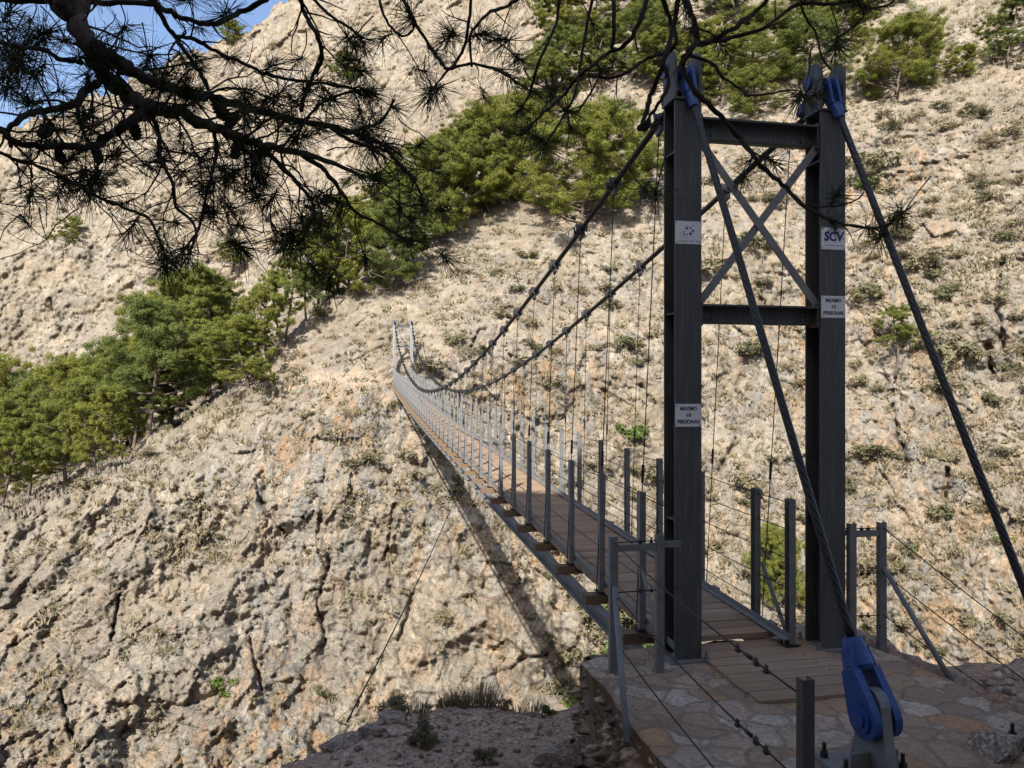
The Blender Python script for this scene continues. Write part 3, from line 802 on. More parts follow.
LEG_U = (2.265, 3.40)
def build_tower(vc, zb, sgn, flip_signs=False):
    """sgn +1: gorge lies towards larger v"""
    o = Vector((2.8325, vc, zb)); H = 3.96
    fr = vc - .1; bk = vc + .1
    tower = link('tower', None, bridge, o - OB); tower['_o'] = tuple(o)
    # cross members: wide-flange beams
    for zc, hh in ((3.78, .13), (2.46, .12)):
        L = LEG_U[1] - LEG_U[0] - .2
        c = Vector((2.8325, vc - .02, zb + zc))
        bm = MB(); bm.box(c, (L - .002, .010, hh)); bm.box(c + Vector((0, .0, hh / 2)), (L - .002, .15, .014)); bm.box(c - Vector((0, -.03, hh / 2)), (L - .002, .06, .012)); 
        for sx in (-1, 1):      # bolted end plates
            xe = c.x + sx * (L / 2 - .012); bm.box((xe, c.y - .016, c.z), (.014, .10, hh + .05))
            for a in (-.03, .03): bm.tube([(xe - sx * .05, c.y - .005, c.z + a), (xe - sx * .05, c.y - .017, c.z + a)], .011, 6); bm.tube([(xe - sx * .10, c.y - .005, c.z + a), (xe - sx * .10, c.y - .017, c.z + a)], .011, 6)
        bpart('portal_beam', bm, MAT['tower_steel'], tower)
    for ui, u in enumerate(LEG_U):
        lm = MB()
        # H section: flanges front and back, web between, and the open side plates
        lm.box((u, fr + .0075, zb + H / 2), (.20, .015, H)); lm.box((u, bk - .0075, zb + H / 2), (.20, .015, H)); lm.box((u, vc, zb + H / 2), (.012, .168, H - .01))
        lm.box((u, vc, zb + H + .007), (.225, .225, .014))
        for zc in (1.0, 2.46, 3.6): lm.box((u, vc, zb + zc), (.186, .165, .010))
        leg = bpart('tower_leg', lm, MAT['tower_steel'], tower)
        pm = MB()
        pm.box((u, vc, zb + .012), (.30, .30, .022))
        for a in (-1, 1):
            for b in (-1, 1):
                q = Vector((u + a * .125, vc + b * .125, zb + .02)); pm.tube([q, q + Vector((0, 0, .06))], .011, 6); pm.tube([q + Vector((0, 0, .003)), q + Vector((0, 0, .025))], .021, 6)
        bpart('base_plate', pm, MAT['plate_steel'], tower)
        for a in (-1, 1):
            sm = MB()
            prof = [(-.10, 0), (.10, 0), (.10, .26)] + [(.10 * math.cos(t), .26 + .10 * math.sin(t)) for t in np.linspace(.2, PI - .2, 8)] + [(-.10, .26)]
            sm.prism(prof, (u + a * .094, vc, zb + H + .014), (Vector((0, 1, 0)), Vector((0, 0, 1)), Vector((1, 0, 0))), .022)
            sp = bpart('saddle_plate', sm, MAT['tower_steel'], tower)
            sm = MB(); sm.tube([(u + a * .1055, vc + .05 * sgn, zb + H + .25), (u + a * .122, vc + .05 * sgn, zb + H + .25)], .048, 16); bpart('pin_cap', sm, MAT['blue_paint'], tower)
    # flat-bar cross bracing
    zl, zh = zb + 2.53, zb + 3.70
    for a, b, off in ((0, 1, -.045), (1, 0, -.056)):
        xm = MB(); xm.bar((LEG_U[a] + (.10 if a == 0 else -.10), vc + off, zl), (LEG_U[b] + (.10 if b == 0 else -.10), vc + off, zh), .055, .009, (1, 0, 0))
        bpart('cross_brace', xm, MAT['plate_steel'], tower)
    return tower
near_tower = build_tower(V0, PLAT_Z, 1)
far_tower = build_tower(V1, .02, -1)
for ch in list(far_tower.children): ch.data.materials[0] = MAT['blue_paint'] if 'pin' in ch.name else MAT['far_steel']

ANCH_V = 3.36
PINZ = 2.20
for s, u in ((-1, 2.265), (1, 3.40)):
    au = 2.515 if s < 0 else 3.66
    top = Vector((u, V0 - .04, PINZ)); pin = Vector((au, ANCH_V, -1.655))
    # rope built along its own z axis so the strands wind round it
    d = (pin - top); L = d.length; dn = d / L
    rm = MB(); n = 60; a0, a1 = .40 * .70, L - .42 * 1.18 * .76
    for k in range(n): pass
    rm.tube([(0, 0, a0 + (a1 - a0) * k / 60) for k in range(61)], .0235, 20)
    rope = link('backstay', rm.mesh('backstay', MAT['stranded_rope'], True), bridge, top - OB); rope['_o'] = tuple(top)
    rope.rotation_euler = dn.to_track_quat('Z', 'Y').to_euler()
    sm = MB(); socket(sm, pin, top, 1.18, .76)
    bpart('anchor_socket', sm, MAT['blue_paint'])
    sm = MB(); socket(sm, top, pin, .70); bpart('tower_socket', sm, MAT['blue_paint'])
    sm = MB(); t2 = Vector((u, V0 + .05, PINZ)); socket(sm, t2, cable(V0 + 1.2, s), .70); bpart('tower_socket', sm, MAT['blue_paint'])
    # anchor plate: thick curved steel fin with stiffeners on a bolted base
    am = MB()
    prof = [(-.16, 0), (.17, 0), (.105, .22), (.085, .36)] + [(.085 * math.cos(t), .36 + .085 * math.sin(t)) for t in np.linspace(.25, PI - .25, 9)] + [(-.085, .36), (-.11, .2)]
    am.prism(prof, (au, ANCH_V, PLAT_Z), (Vector((0, 1, 0)), Vector((0, 0, 1)), Vector((1, 0, 0))), .055)
    am.box((au, ANCH_V, PLAT_Z + .016), (.40, .44, .03))
    for a in (-1, 1): am.bar((au + a * .028, ANCH_V - .0, PLAT_Z + .03), (au + a * .13, ANCH_V, PLAT_Z + .03), .2, .012, (0, 0, 1))
    an = bpart('anchor_plate', am, MAT['plate_steel'])
    for a in (-.16, .16):
        for b in (-.18, 0, .18):
            q = Vector((au + a, ANCH_V + b, PLAT_Z + .03)); nm = MB(); nm.tube([q, q + Vector((0, 0, .075))], .0105, 8); nm.tube([q, q + Vector((0, 0, .03))], .021, 6)
            bpart('anchor_bolt', nm, MAT['black_clamp'], an)
    t3, fp = Vector((u, V1 + .04, 2.17 + 2.03)), Vector((u, V1 + 4.2, .6))
    fm = MB(); fm.tube([t3, fp], .026, 8); bpart('backstay', fm, MAT['dark_rope'], smooth=True)
    fm = MB(); socket(fm, Vector((u, V1 - .05, 2.17 + 2.03)), cable(V1 - 1.2, s), .62); bpart('tower_socket', fm, MAT['blue_paint'])
    fm = MB(); socket(fm, t3, fp, .62); bpart('tower_socket', fm, MAT['blue_paint'])

# ---- wind stays below the deck
p_led = at(347, 722, 6.2); 
def to_b(p): return Vector((p.x * CT + p.y * ST, -p.x * ST + p.y * CT, p.z))
lb = to_b(p_led); hit = Vector((UL - .02, 15.6, deck_z(15.6) - .28))
bm = MB(); bm.tube([lb + (hit - lb) * t - Vector((0, 0, .35 * 4 * t * (1 - t) * .3)) for t in np.linspace(0, 1, 14)], .007, 6)
bpart('wind_stay', bm, MAT['dark_rope'], smooth=True)
for v in (24.6, 30.6):
    a = Vector((UL - .02, v, deck_z(v) - .28)); b = Vector((UL - 4.5, v + 14, deck_z(v) - 8.0)); bm = MB(); bm.tube([a, b], .010, 6); bpart('wind_stay', bm, MAT['galvanised_steel'], smooth=True)
for o in list(bpy.data.objects):
    if '_o' in o.keys(): del o['_o']

# ================================================================== plates screwed to the tower legs
def text_mesh(body, size, mat, width=None, bold=0.0, shear=0):
    cu = bpy.data.curves.new('lettering', 'FONT'); cu.body = body; cu.size = size; cu.align_x = 'CENTER'; cu.align_y = 'CENTER'; cu.extrude = .0006; cu.offset = bold; cu.shear = shear
    ob = bpy.data.objects.new('lettering', cu); COL.objects.link(ob)
    bpy.context.view_layer.update(); dg = bpy.context.evaluated_depsgraph_get()
    me = bpy.data.meshes.new_from_object(ob.evaluated_get(dg)); bpy.data.objects.remove(ob); bpy.data.curves.remove(cu)
    xs = [v.co.x for v in me.vertices]
    if width:
        k = width / (max(xs) - min(xs))
        for v in me.vertices: v.co.x *= k
    me.materials.clear(); me.materials.append(mat); return me
def sign(u, zc, label, w=.196, h=.160):
    p = bw(u, V0 - .1015, zc)
    bm = MB(); bm.box((0, 0, 0), (w, .003, h))
    o = link('sign', bm.mesh('sign', MAT['sign_white']), None, p, (0, 0, TH)); tag(o, label, 'sign', 'plates on the tower legs')
    sc_ = MB()
    for a in (-1, 1):
        for b in (-1, 1): sc_.tube([(a * (w / 2 - .011), -.0016, b * (h / 2 - .011)), (a * (w / 2 - .011), -.0036, b * (h / 2 - .011))], .0045, 8)
    link('rivets', sc_.mesh('rivets', MAT['plate_steel']), o)
    return o
def letters(o, body, size, z, mat, width=None, bold=0., x=0, shear=0):
    link('lettering', text_mesh(body, size, mat, width, bold, shear), o, (x, -.0022, z), (PI / 2, 0, 0))
def maximo(u, zc, label):
    o = sign(u, zc, label)
    letters(o, 'M\u00c1XIMO', .036, .046, MAT['sign_black'], .128, .0012); letters(o, '10', .036, 0, MAT['sign_black'], .034, .0012); letters(o, 'PERSONAS', .036, -.046, MAT['sign_black'], .166, .0012)
maximo(2.265, -.22, 'limit plate reading M\u00c1XIMO 10 PERSONAS low on the left tower leg')
maximo(3.40, .565, 'limit plate reading M\u00c1XIMO 10 PERSONAS below a logo plate on the right leg')
o = sign(3.40, 1.065, 'white plate with navy SCV lettering high on the right tower leg')
letters(o, 'SCV', .092, .012, MAT['sign_navy'], .165, .0035, shear=.12); 
bm = MB()
for k in range(15): bm.box((-.072 + k * .0103, -.0022, -.050), (.0065 if k % 4 else .0035, .0012, .009))
link('small_print', bm.mesh('small_print', MAT['sign_grey']), o)
o = sign(2.265, 1.065, 'pale plate with a logo of scattered dark dots on the left tower leg')
bm = MB()
for (x, z, r, m) in [(-.013, .030, .0095, 0), (.014, .033, .007, 0), (.033, .014, .0085, 0), (.016, -.008, .0105, 0), (-.012, -.014, .008, 1), (-.032, .006, .007, 1), (-.034, -.012, .006, 0), (-.034, -.026, .005, 0), (-.012, .05, .005, 1), (.033, .047, .006, 1), (-.058, -.004, .004, 1), (-.066, -.028, .004, 1), (-.052, -.018, .0035, 1), (-.019, -.034, .004, 1), (-.05, -.034, .003, 1)]:
    bm.tube([(x, -.0014, z), (x, -.0026, z)], r, 14, m=m)
for k in range(14):
    if k in (6, 10): continue
    bm.box((-.066 + k * .0112, -.0022, -.060), (.007, .0012, .011), m=1)
link('logo_dots', bm.mesh('logo_dots', [MAT['sign_navy'], MAT['sign_grey']]), o)

# ================================================================== side fences at the near end
def fence(us, ub, tail, label, s, wires_to, wide):
    """two uprights beside the leg, a rail, a raking strut, tail: later posts; wires run from the outer upright"""
    vb = 4.88 if s < 0 else 5.0
    root = link('wire_fence', None, loc=bw(us[1], vb, PLAT_Z), rot=(0, 0, TH)); tag(root, label, 'fence', 'wire fences beside the platform')
    O = Vector((us[1], vb, PLAT_Z))
    def fp(name, mb, mat, parent=None, smooth=False): return link(name, mb.mesh(name, mat, smooth, O), parent or root)
    def ch(mb, u, v, z0, z1, w=.055, d=.045):
        mb.box((u, v - d / 2 + .002, (z0 + z1) / 2), (w, .005, z1 - z0)); mb.box((u - w / 2 + .0025, v + .002, (z0 + z1) / 2), (.005, d - .006, z1 - z0)); mb.box((u + w / 2 - .0025, v + .002, (z0 + z1) / 2), (.005, d - .006, z1 - z0))
    for u in us:
        bm = MB(); ch(bm, u, vb, PLAT_Z - .03, PLAT_Z + .935); fp('post', bm, MAT['galvanised_steel'])
    bm = MB(); uu_ = sorted(us); bm.box(((uu_[0] + uu_[1]) / 2, vb, PLAT_Z + .855), (uu_[1] - uu_[0] - .058, .035, .045)); 
    inner = us[0]; leg = 2.265 - .1 if s < 0 else 3.40 + .1
    bm.box(((inner + leg) / 2, vb + .03, PLAT_Z + .86), (abs(leg - inner), .03, .04)); fp('rail', bm, MAT['plate_steel'])
    bm = MB(); bm.tube([(us[1] - s * .0, vb - .03, PLAT_Z + .60), (ub, 4.0 if s < 0 else 4.34, PLAT_Z - .03)], .019, 10); fp('strut', bm, MAT['galvanised_steel'], smooth=True)
    for (u, v, z0, z1) in tail:
        bm = MB(); ch(bm, u, v, z0, z1, .046, .042); fp('post', bm, MAT['tower_steel'])
    for k, (h0, end) in enumerate(zip((.855 + .04, .56, .25), wires_to)):
        pts0 = [Vector((leg, vb + .02, PLAT_Z + h0)), Vector((us[0], vb, PLAT_Z + h0)), Vector((us[1], vb - .02, PLAT_Z + h0))]
        end = Vector(end)
        sag = [pts0[2].lerp(end, t) - Vector((0, 0, .03 * 4 * t * (1 - t))) for t in np.linspace(.05, 1, 14)]
        bm = MB(); bm.tube(pts0 + sag, .0042, 6); w = fp('fence_wire', bm, MAT['dark_rope'], smooth=True)
        # wire-rope grips beside the outer post and before the far post
        cm = MB()
        spots = [pts0[0].lerp(pts0[2], t) for t in (.45, .62)]
        spots += [sag[-1].lerp(sag[-4], t) for t in wide]
        for q in spots:
            cm.box(q + Vector((0, 0, -.008)), (.020, .022, .014))
            for a in (-1, 1): cm.tube([q + Vector((0, a * .008, -.016)), q + Vector((0, a * .008, .016))], .0035, 6)
            cm.tube([q + Vector((0, -.008, .015)), q + Vector((0, .008, .015))], .0035, 6)
        fp('rope_grip', cm, MAT['black_clamp'], w)
        tm = MB(); tm.tube([sag[-1].lerp(sag[-4], .74), sag[-1].lerp(sag[-4], .84)], .009, 8); fp('turnbuckle', tm, MAT['dark_rope'], w, True)
    return root
fence((2.0, 1.67), 1.45, [(1.53, 2.41, PLAT_Z - .06, PLAT_Z + .93)], 'wire fence left of the tower running to a lone foreground post', -1,
      [(1.53, 2.43, PLAT_Z + .86), (1.53, 2.43, PLAT_Z + .55), (1.53, 2.43, PLAT_Z + .24)], (.50, .66, .98))
fl = [o for o in COL.objects if o.name == 'wire_fence'][0]
bm = MB(); bm.bar((1.53 - .01, 2.37, PLAT_Z + .50), (1.30, 2.02, PLAT_Z - .05), .05, .02, (1, 0, 0)); link('strut', bm.mesh('strut', MAT['plate_steel'], origin=(1.64, 4.88, PLAT_Z)), fl)
e0 = to_b(at(1250, 800, 3.55)); e1 = to_b(at(1250, 838, 3.55)); e2 = to_b(at(1250, 862, 3.55))
fence((3.55, 3.80), 3.84, [(e0.x, e0.y, e2.z - .5, e0.z + .08)], 'wire fence right of the tower whose wires slope down past the rubble', 1, [e0, e1, e2], (.5,))
# ================================================================== foliage building blocks
def leaf_cloud(centers, radii, n_each, size, asp, flat=.6, seed=0, shell=.55, upright=.0):
    """triangular leaf sprays spread through a set of ellipsoidal clumps"""
    g = np.random.default_rng(seed)
    C = np.repeat(np.asarray(centers, float), n_each, 0); Rr = np.repeat(np.asarray(radii, float), n_each)[:, None]
    d = g.normal(size=(len(C), 3)); d /= np.linalg.norm(d, axis=1)[:, None]
    rad = shell + (1 - shell) * g.random((len(C), 1)) ** .5; rad *= g.uniform(.55, 1.12, (len(C), 1))
    off = d * rad * Rr; off[:, 2] *= flat
    p = C + off
    nt_ = d + g.normal(size=d.shape) * .55; nt_[:, 2] += .35; nt_ /= np.linalg.norm(nt_, axis=1)[:, None]
    ax = g.normal(size=d.shape) + d * .5; ax[:, 2] += .35 + upright; ax -= nt_ * (ax * nt_).sum(1)[:, None]; ax /= np.linalg.norm(ax, axis=1)[:, None] + 1e-9
    sd = np.cross(ax, nt_); sd /= np.linalg.norm(sd, axis=1)[:, None] + 1e-9
    s = size * g.uniform(.6, 1.4, (len(C), 1))
    a = p - ax * s * .5 + sd * s * asp; b = p - ax * s * .5 - sd * s * asp; c = p + ax * s * .6
    V = np.stack([a, b, c], 1).reshape(-1, 3); Fc = np.arange(len(V)).reshape(-1, 3)
    return V, Fc

def make_pine_meshes(seed, h, spread, lean=0.0, sparse=1.0, low=.25):
    r = random.Random(seed); tr = MB()
    top = Vector((lean * h, r.uniform(-.05, .05) * h, h * .93))
    def axis_at(t): return Vector((lean * h * t * t + .05 * h * math.sin(t * 4 + seed), .04 * h * math.sin(t * 5 + seed * 2), h * .93 * t))
    tr.tube([Vector((0, 0, -.35))] + [axis_at(t) for t in np.linspace(0, 1, 9)], [.018 * h + .03] + [(.0155 * h) * (1 - .85 * t) + .010 for t in np.linspace(0, 1, 9)], 7)
    cs, rs = [], []
    nl = int(16 * sparse) + 3
    for i in range(nl):
        t = low + (1 - low) * (i + r.random() * .9) / nl
        a = i * 2.4 + r.uniform(-.7, .7)
        prof = math.sin(min(1, (1 - t) / .62 + .14) * PI / 2) * (.55 + .5 * r.random())
        L = spread * prof; s = axis_at(t * .96)
        e = s + Vector((math.cos(a) * L, math.sin(a) * L, L * r.uniform(.12, .6)))
        mid = s.lerp(e, .5) + Vector((0, 0, -.07 * L))
        tr.tube([s, mid, e], [.010 * h * (1.15 - t), .007 * h * (1.15 - t), .004], 5, caps=False)
        for _ in range(2):      # pads of needles carried on forks of the limb
            pc = s.lerp(e, r.uniform(.55, 1.0)) + Vector((r.gauss(0, .12), r.gauss(0, .12), .04)) * spread
            tr.tube([mid, pc], [.004 * h * (1.15 - t), .003], 4, caps=False)
            pr = spread * r.uniform(.18, .30)
            for k in range(r.randint(6, 9)):
                q = pc + Vector((r.gauss(0, .55) * pr, r.gauss(0, .55) * pr, r.gauss(.12, .36) * pr)); cs.append(tuple(q)); rs.append(pr * r.uniform(.30, .55))
    for k in range(12): cs.append(tuple(axis_at(1) + Vector((r.gauss(0, .12) * spread, r.gauss(0, .12) * spread, r.uniform(-.7, .14) * spread * .5)))); rs.append(spread * r.uniform(.07, .14))
    V, Fc = leaf_cloud(cs, rs, 165, .125, .10, .74, seed, .25, .55)
    return tr.mesh('trunk', MAT['bark'], True), np_mesh('crown', V, Fc, MAT['pine_needles'])
BAND = 'pines in the diagonal band on the far slope'
PINES = [make_pine_meshes(1, 6.0, 1.9, 0, 1.25, .14), make_pine_meshes(2, 6.0, 2.1, .06, 1.3, .14), make_pine_meshes(3, 6.0, 1.55, -.05, 1.2, .22), make_pine_meshes(4, 6.0, 2.3, .08, 1.3, .10),
         make_pine_meshes(5, 6.0, 2.0, -.04, .55, .35), make_pine_meshes(6, 6.0, 2.6, .02, 1.6, .06), make_pine_meshes(7, 6.0, 2.7, .02, 2.7, .03)]
pine0 = {}
def pine(qx, qy, hpx, label, kind=None, group=None, wide=1.0, sink=.15):
    """a pine rooted where the sight line (qx, qy) meets the far slope, hpx tall in the survey photo"""
    p, n = on_hill(qx, qy); h = hpx * p.y / F * (R.uniform(.9, 1.16) if group == BAND else 1)
    i = kind if kind is not None else R.randrange(4)
    root = link('pine_tree', None, None, (p.x, p.y + .2, p.z - sink), (R.uniform(-.05, .05), R.uniform(-.05, .05), R.uniform(0, 6.28)), (h / 6 * wide, h / 6 * wide, h / 6))
    tag(root, label, 'tree', group)
    if i not in pine0:
        pine0[i] = (link('trunk', PINES[i][0], root), link('crown', PINES[i][1], root))
    else:
        for s in pine0[i]:
            c = s.copy(); COL.objects.link(c); c.parent = root
    return root

BAND = 'pines in the diagonal band on the far slope'
LOWL = 'bushy green pine in the dense clump at the lower left of the diagonal pine band'
MIDL = 'slim green pine with bare lower trunk in the middle of the left pine band'
UPB = 'green pine in the upper grove between hanging branches and main cable'
TOPB = 'yellow green pine in the high grove above and behind the near tower'
for (qx, qy, h) in [(-42, 520, 95), (-15, 515, 110), (24, 500, 100), (-30, 490, 100), (68, 488, 108), (84, 472, 108), (44, 480, 112), (4, 508, 122), (110, 462, 104), (96, 476, 100), (-20, 470, 110), (104, 455, 112)]:
    pine(qx, qy, h, LOWL, R.choice([0, 1, 3, 5]), BAND, 1.02)
for (qx, qy, h) in [(135, 452, 98), (153, 438, 128), (168, 428, 138), (210, 396, 104), (204, 402, 122), (190, 406, 132), (160, 430, 124), (126, 448, 112), (176, 400, 120), (218, 388, 110)]:
    pine(qx, qy, h, MIDL, R.choice([0, 1, 2, 2]), BAND, 1.05)
pine(241, 394, 84, 'lone rounded pine standing out in front at the right end of left pine band', 1, BAND, 1.35)
for (qx, qy, h) in [(262, 372, 96), (276, 356, 90), (250, 380, 86), (290, 345, 92), (306, 326, 88)]:
    pine(qx, qy, h, 'thin greyish pine with bare stem in the gap between the two groves', 4, BAND, .8)
for (qx, qy, h) in [(322, 306, 92), (342, 294, 94), (391, 292, 88), (408, 262, 92), (446, 238, 102), (470, 222, 96), (486, 214, 112), (418, 232, 96), (384, 258, 100), (436, 246, 92), (462, 218, 96), (350, 300, 84), (512, 182, 80)]:
    pine(qx, qy, h, UPB, R.choice([0, 1, 3, 5]), BAND, 1.1)
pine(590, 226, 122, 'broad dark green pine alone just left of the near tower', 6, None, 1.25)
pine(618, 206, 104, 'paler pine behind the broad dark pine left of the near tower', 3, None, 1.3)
for (qx, qy, h) in [(545, 120, 72), (562, 100, 78), (604, 90, 74), (650, 84, 78), (668, 96, 80), (716, 96, 78), (762, 92, 88), (806, 84, 72), (848, 52, 66), (560, 52, 66), (600, 46, 70), (640, 40, 70), (735, 34, 78), (815, 26, 70), (870, 20, 60), (720, 108, 66), (752, 118, 56), (530, 150, 60)]:
    pine(qx, qy, h, TOPB, R.choice([0, 1, 3, 5]), 'pines in the high grove behind the tower', 1.35)
pine(905, 96, 84, 'full round pine on bare rock at the upper right, above its own shadow', 6, None, 1.2)
pine(962, 80, 36, 'low spreading pine just right of the full round pine', 3, None, 1.5)
pine(1016, 66, 84, 'dark pine cut off by the top right edge of the photo', 0, None, 1.1)
pine(232, 46, 28, 'small pine on the skyline against the blue sky', 5, None, 1.25)
pine(897, 372, 72, 'sparse pine with dry grey lower twigs right of the tower beside the backstay', 4, None, 1.15)
pine(776, 612, 92, 'bright green pine seen between right railing posts and right tower leg', 6, None, .72)
pine(345, 88, 40, 'small pine on the rock face above the hanging branches', 1, None, 1.2)
pine(66, 250, 36, 'small bushy pine on the far left rock face under the hanging branches', 3, None, 1.1)
pine(232, 268, 34, 'small pine at the foot of the far rock face behind the left band', 1, None, 1.2)

# ================================================================== shrubs on the slopes
def shrub_mesh(name, seed, mat, n=9, size=.13, asp=.28, flat=.75, up=0, each=60):
    g = np.random.default_rng(seed); a = g.uniform(0, 6.28, n); r = .5 * g.random(n) ** .6
    cs = np.stack([np.cos(a) * r, np.sin(a) * r, g.uniform(.12, .52, n)], -1); rs = g.uniform(.2, .36, n)
    V, Fc = leaf_cloud(cs, rs, each, size, asp, flat, seed, .3, up)
    k = V[:, 2] < -.12; V[k, 2] = -.12
    return np_mesh(name, V, Fc, mat)
SH = {'olive': [shrub_mesh('shrub', s, MAT['scrub_leaves']) for s in range(4)],
      'green': [shrub_mesh('shrub', s + 10, MAT['green_leaves']) for s in range(3)],
      'straw': [shrub_mesh('shrub', s + 20, MAT['dry_grass'], 7, .28, .07, .7, .8, 40) for s in range(3)]}
def shrub(kind, qx, qy, wpx, label, group=None, tall=.8, p=None):
    if p is None: p, n = on_hill(qx, qy)
    w = wpx * p.y / F
    o = link('shrub', R.choice(SH[kind]), None, (p.x, p.y - w * .10, p.z - .06 * w), (R.uniform(-.15, .15), R.uniform(-.15, .15), R.uniform(0, 6.28)), (w, w, w * tall))
    return tag(o, label, 'shrub', group)
shrub('green', 630, 440, 30, 'bright green bush on the far rock seen just left of the near tower', None, 1.0)
shrub('green', 222, 692, 26, 'green bush low on the left cliff face', None, .9)
shrub('olive', 320, 694, 16, 'small dark bush on the cliff above the left brink')
shrub('olive', 958, 362, 40, 'pale olive bush right of the sparse pine and right backstay', None, 1.1)
shrub('olive', 866, 300, 34, 'pale olive bush high beside the right tower leg', None, .9)
shrub('olive', 935, 516, 24, 'round olive bush casting a dark shadow right of the fence posts', None, .9)
shrub('olive', 908, 552, 18, 'small olive bush behind the right fence wires', None, 1.0)
shrub('olive', 836, 206, 18, 'small olive bush peeking beside the upper right tower leg')
shrub('olive', 660, 480, 34, 'olive bush on the far slope low behind the left railing posts')
shrub('olive', 372, 462, 24, 'olive tuft left of the far half of the deck')
shrub('olive', 350, 465, 16, 'small tuft beside the olive tuft left of the deck')
shrub('straw', 440, 620, 26, 'dry yellow tuft on the cliff below the deck shadow')
for (qx, qy, w) in [(640, 668, 44), (610, 655, 40), (590, 688, 38), (625, 625, 40), (560, 694, 34), (575, 706, 30), (655, 600, 34), (668, 640, 36), (600, 632, 36), (612, 610, 34), (588, 612, 28), (576, 662, 30), (632, 646, 44), (622, 590, 26), (570, 585, 22), (600, 675, 40)]:
    shrub(R.choice(['green', 'olive']), qx, qy, w, 'leafy green shrub under the deck beside the masonry wall', 'green shrubs under the near end of the deck', 1.0)
for k in range(30):
    qx = R.uniform(-20, 640); qy = np.interp(qx, CREST[:, 0], CREST[:, 1]) - R.uniform(-4, 26)
    shrub(R.choice(['olive', 'olive', 'straw']), qx, qy, R.uniform(12, 24), 'dry brushy undergrowth bush at the feet of the diagonal pine band', 'undergrowth bushes below the pines', .8)
CNT = {}
regions = [  # name, box, number, kinds, sizes, label, share of green
 ('rs', (845, 110, 1035, 660), 104, 'scrubby tuft dotted over the bare slope right of the tower'),
 ('mid', (690, 120, 845, 640), 36, 'scrubby tuft on the slope seen through the tower'),
 ('ctr', (395, 240, 670, 500), 44, 'scrubby tuft on the slope behind the main cables'),
 ('ll', (110, 400, 560, 720), 40, 'scrubby tuft on the cliff face left of the deck'),
 ('ul', (0, 120, 380, 380), 12, 'scrubby tuft on the far rock face behind the left pine band'),
]
for nm, (x0, y0, x1, y1), n, lab in regions:
    k = 0
    while k < n:
        qx, qy = R.uniform(x0, x1), R.uniform(y0, y1)
        if nm == 'll' and qy < np.interp(qx, CREST[:, 0], CREST[:, 1]) + 14: continue
        if nm == 'ul' and qy > np.interp(qx, CREST[:, 0], CREST[:, 1]) - 80: continue
        p, nr = on_hill(qx, qy)
        if perlin(np.array([[p.x / 6, p.y / 6, p.z / 6]]))[0] < R.uniform(-.5, .25): continue
        kd = R.choices(['olive', 'straw', 'green'], [.70, .27, .03])[0]
        what = {'olive': 'olive grey ', 'straw': 'straw coloured ', 'green': 'green '}[kd]
        shrub(kd, qx, qy, R.uniform(8, 13) * (1.9 if R.random() < .12 else 1) * (.8 if nm in ('ul', 'll') else 1.6), what + lab, what + lab.replace('tuft', 'tufts'), R.uniform(.55, .95), p); k += 1

# uncountable dry ground cover
def cover(name, n, mat, size, lab, seed, wts):
    g = np.random.default_rng(seed); vs = []; k = 0
    PXc, PYc = g.uniform(-60, 1080, n * 6), g.uniform(-20, 770, n * 6)
    ci = np.clip(np.searchsorted(XS, PXc), 1, len(XS) - 2); ri = np.clip(np.searchsorted(YS, PYc), 1, len(YS) - 2)
    P_ = TP[ri, ci]; N_ = TN[ri, ci]; sky_ = PYc > np.interp(PXc, SKY[:, 0], SKY[:, 1]) + 2
    m = fbm(P_ / 5.5 + seed, 3); w = m + .8 * (N_[:, 2] - .45) + wts(PXc, PYc)
    w = w + .5 * fbm(P_ / 1.6 + seed, 2); keep = sky_ & (w > g.uniform(.0, .55, len(w))); P_ = P_[keep][:n]
    nb = 13
    C = np.repeat(P_, nb, 0); s = np.repeat(g.uniform(.5, 1.5, len(P_)), nb)[:, None] * size
    d = g.normal(size=(len(C), 3)); d[:, 2] = np.abs(d[:, 2]) + .5; d /= np.linalg.norm(d, axis=1)[:, None]
    sd = np.cross(d, g.normal(size=d.shape)); sd /= np.linalg.norm(sd, axis=1)[:, None] + 1e-9
    b = C + g.normal(size=C.shape) * s * .45 * np.array([1, 1, .3])
    V = np.stack([b - sd * s * .14, b + sd * s * .14, b + d * s * .8], 1).reshape(-1, 3)
    tag(link(name, np_mesh(name, V, np.arange(len(V)).reshape(-1, 3), mat)), lab, 'ground cover', kind='stuff')
rightw = lambda x, y: -.35 * sstep(520, 600, y) * (1 - sstep(520, 640, x)) + .15 * sstep(560, 800, x) - .25 * sstep(480, 640, y) * (1 - sstep(560, 760, x)) + .15 * sstep(500, 300, y)
cover('dry_grass', 5600, MAT['dry_grass'], .40, 'dry straw grass growing thinly over the whole rocky slope', 5, rightw)
cover('scrub_cover', 4600, MAT['scrub_leaves'], .38, 'low olive scrub creeping over the whole rocky slope', 9, rightw)

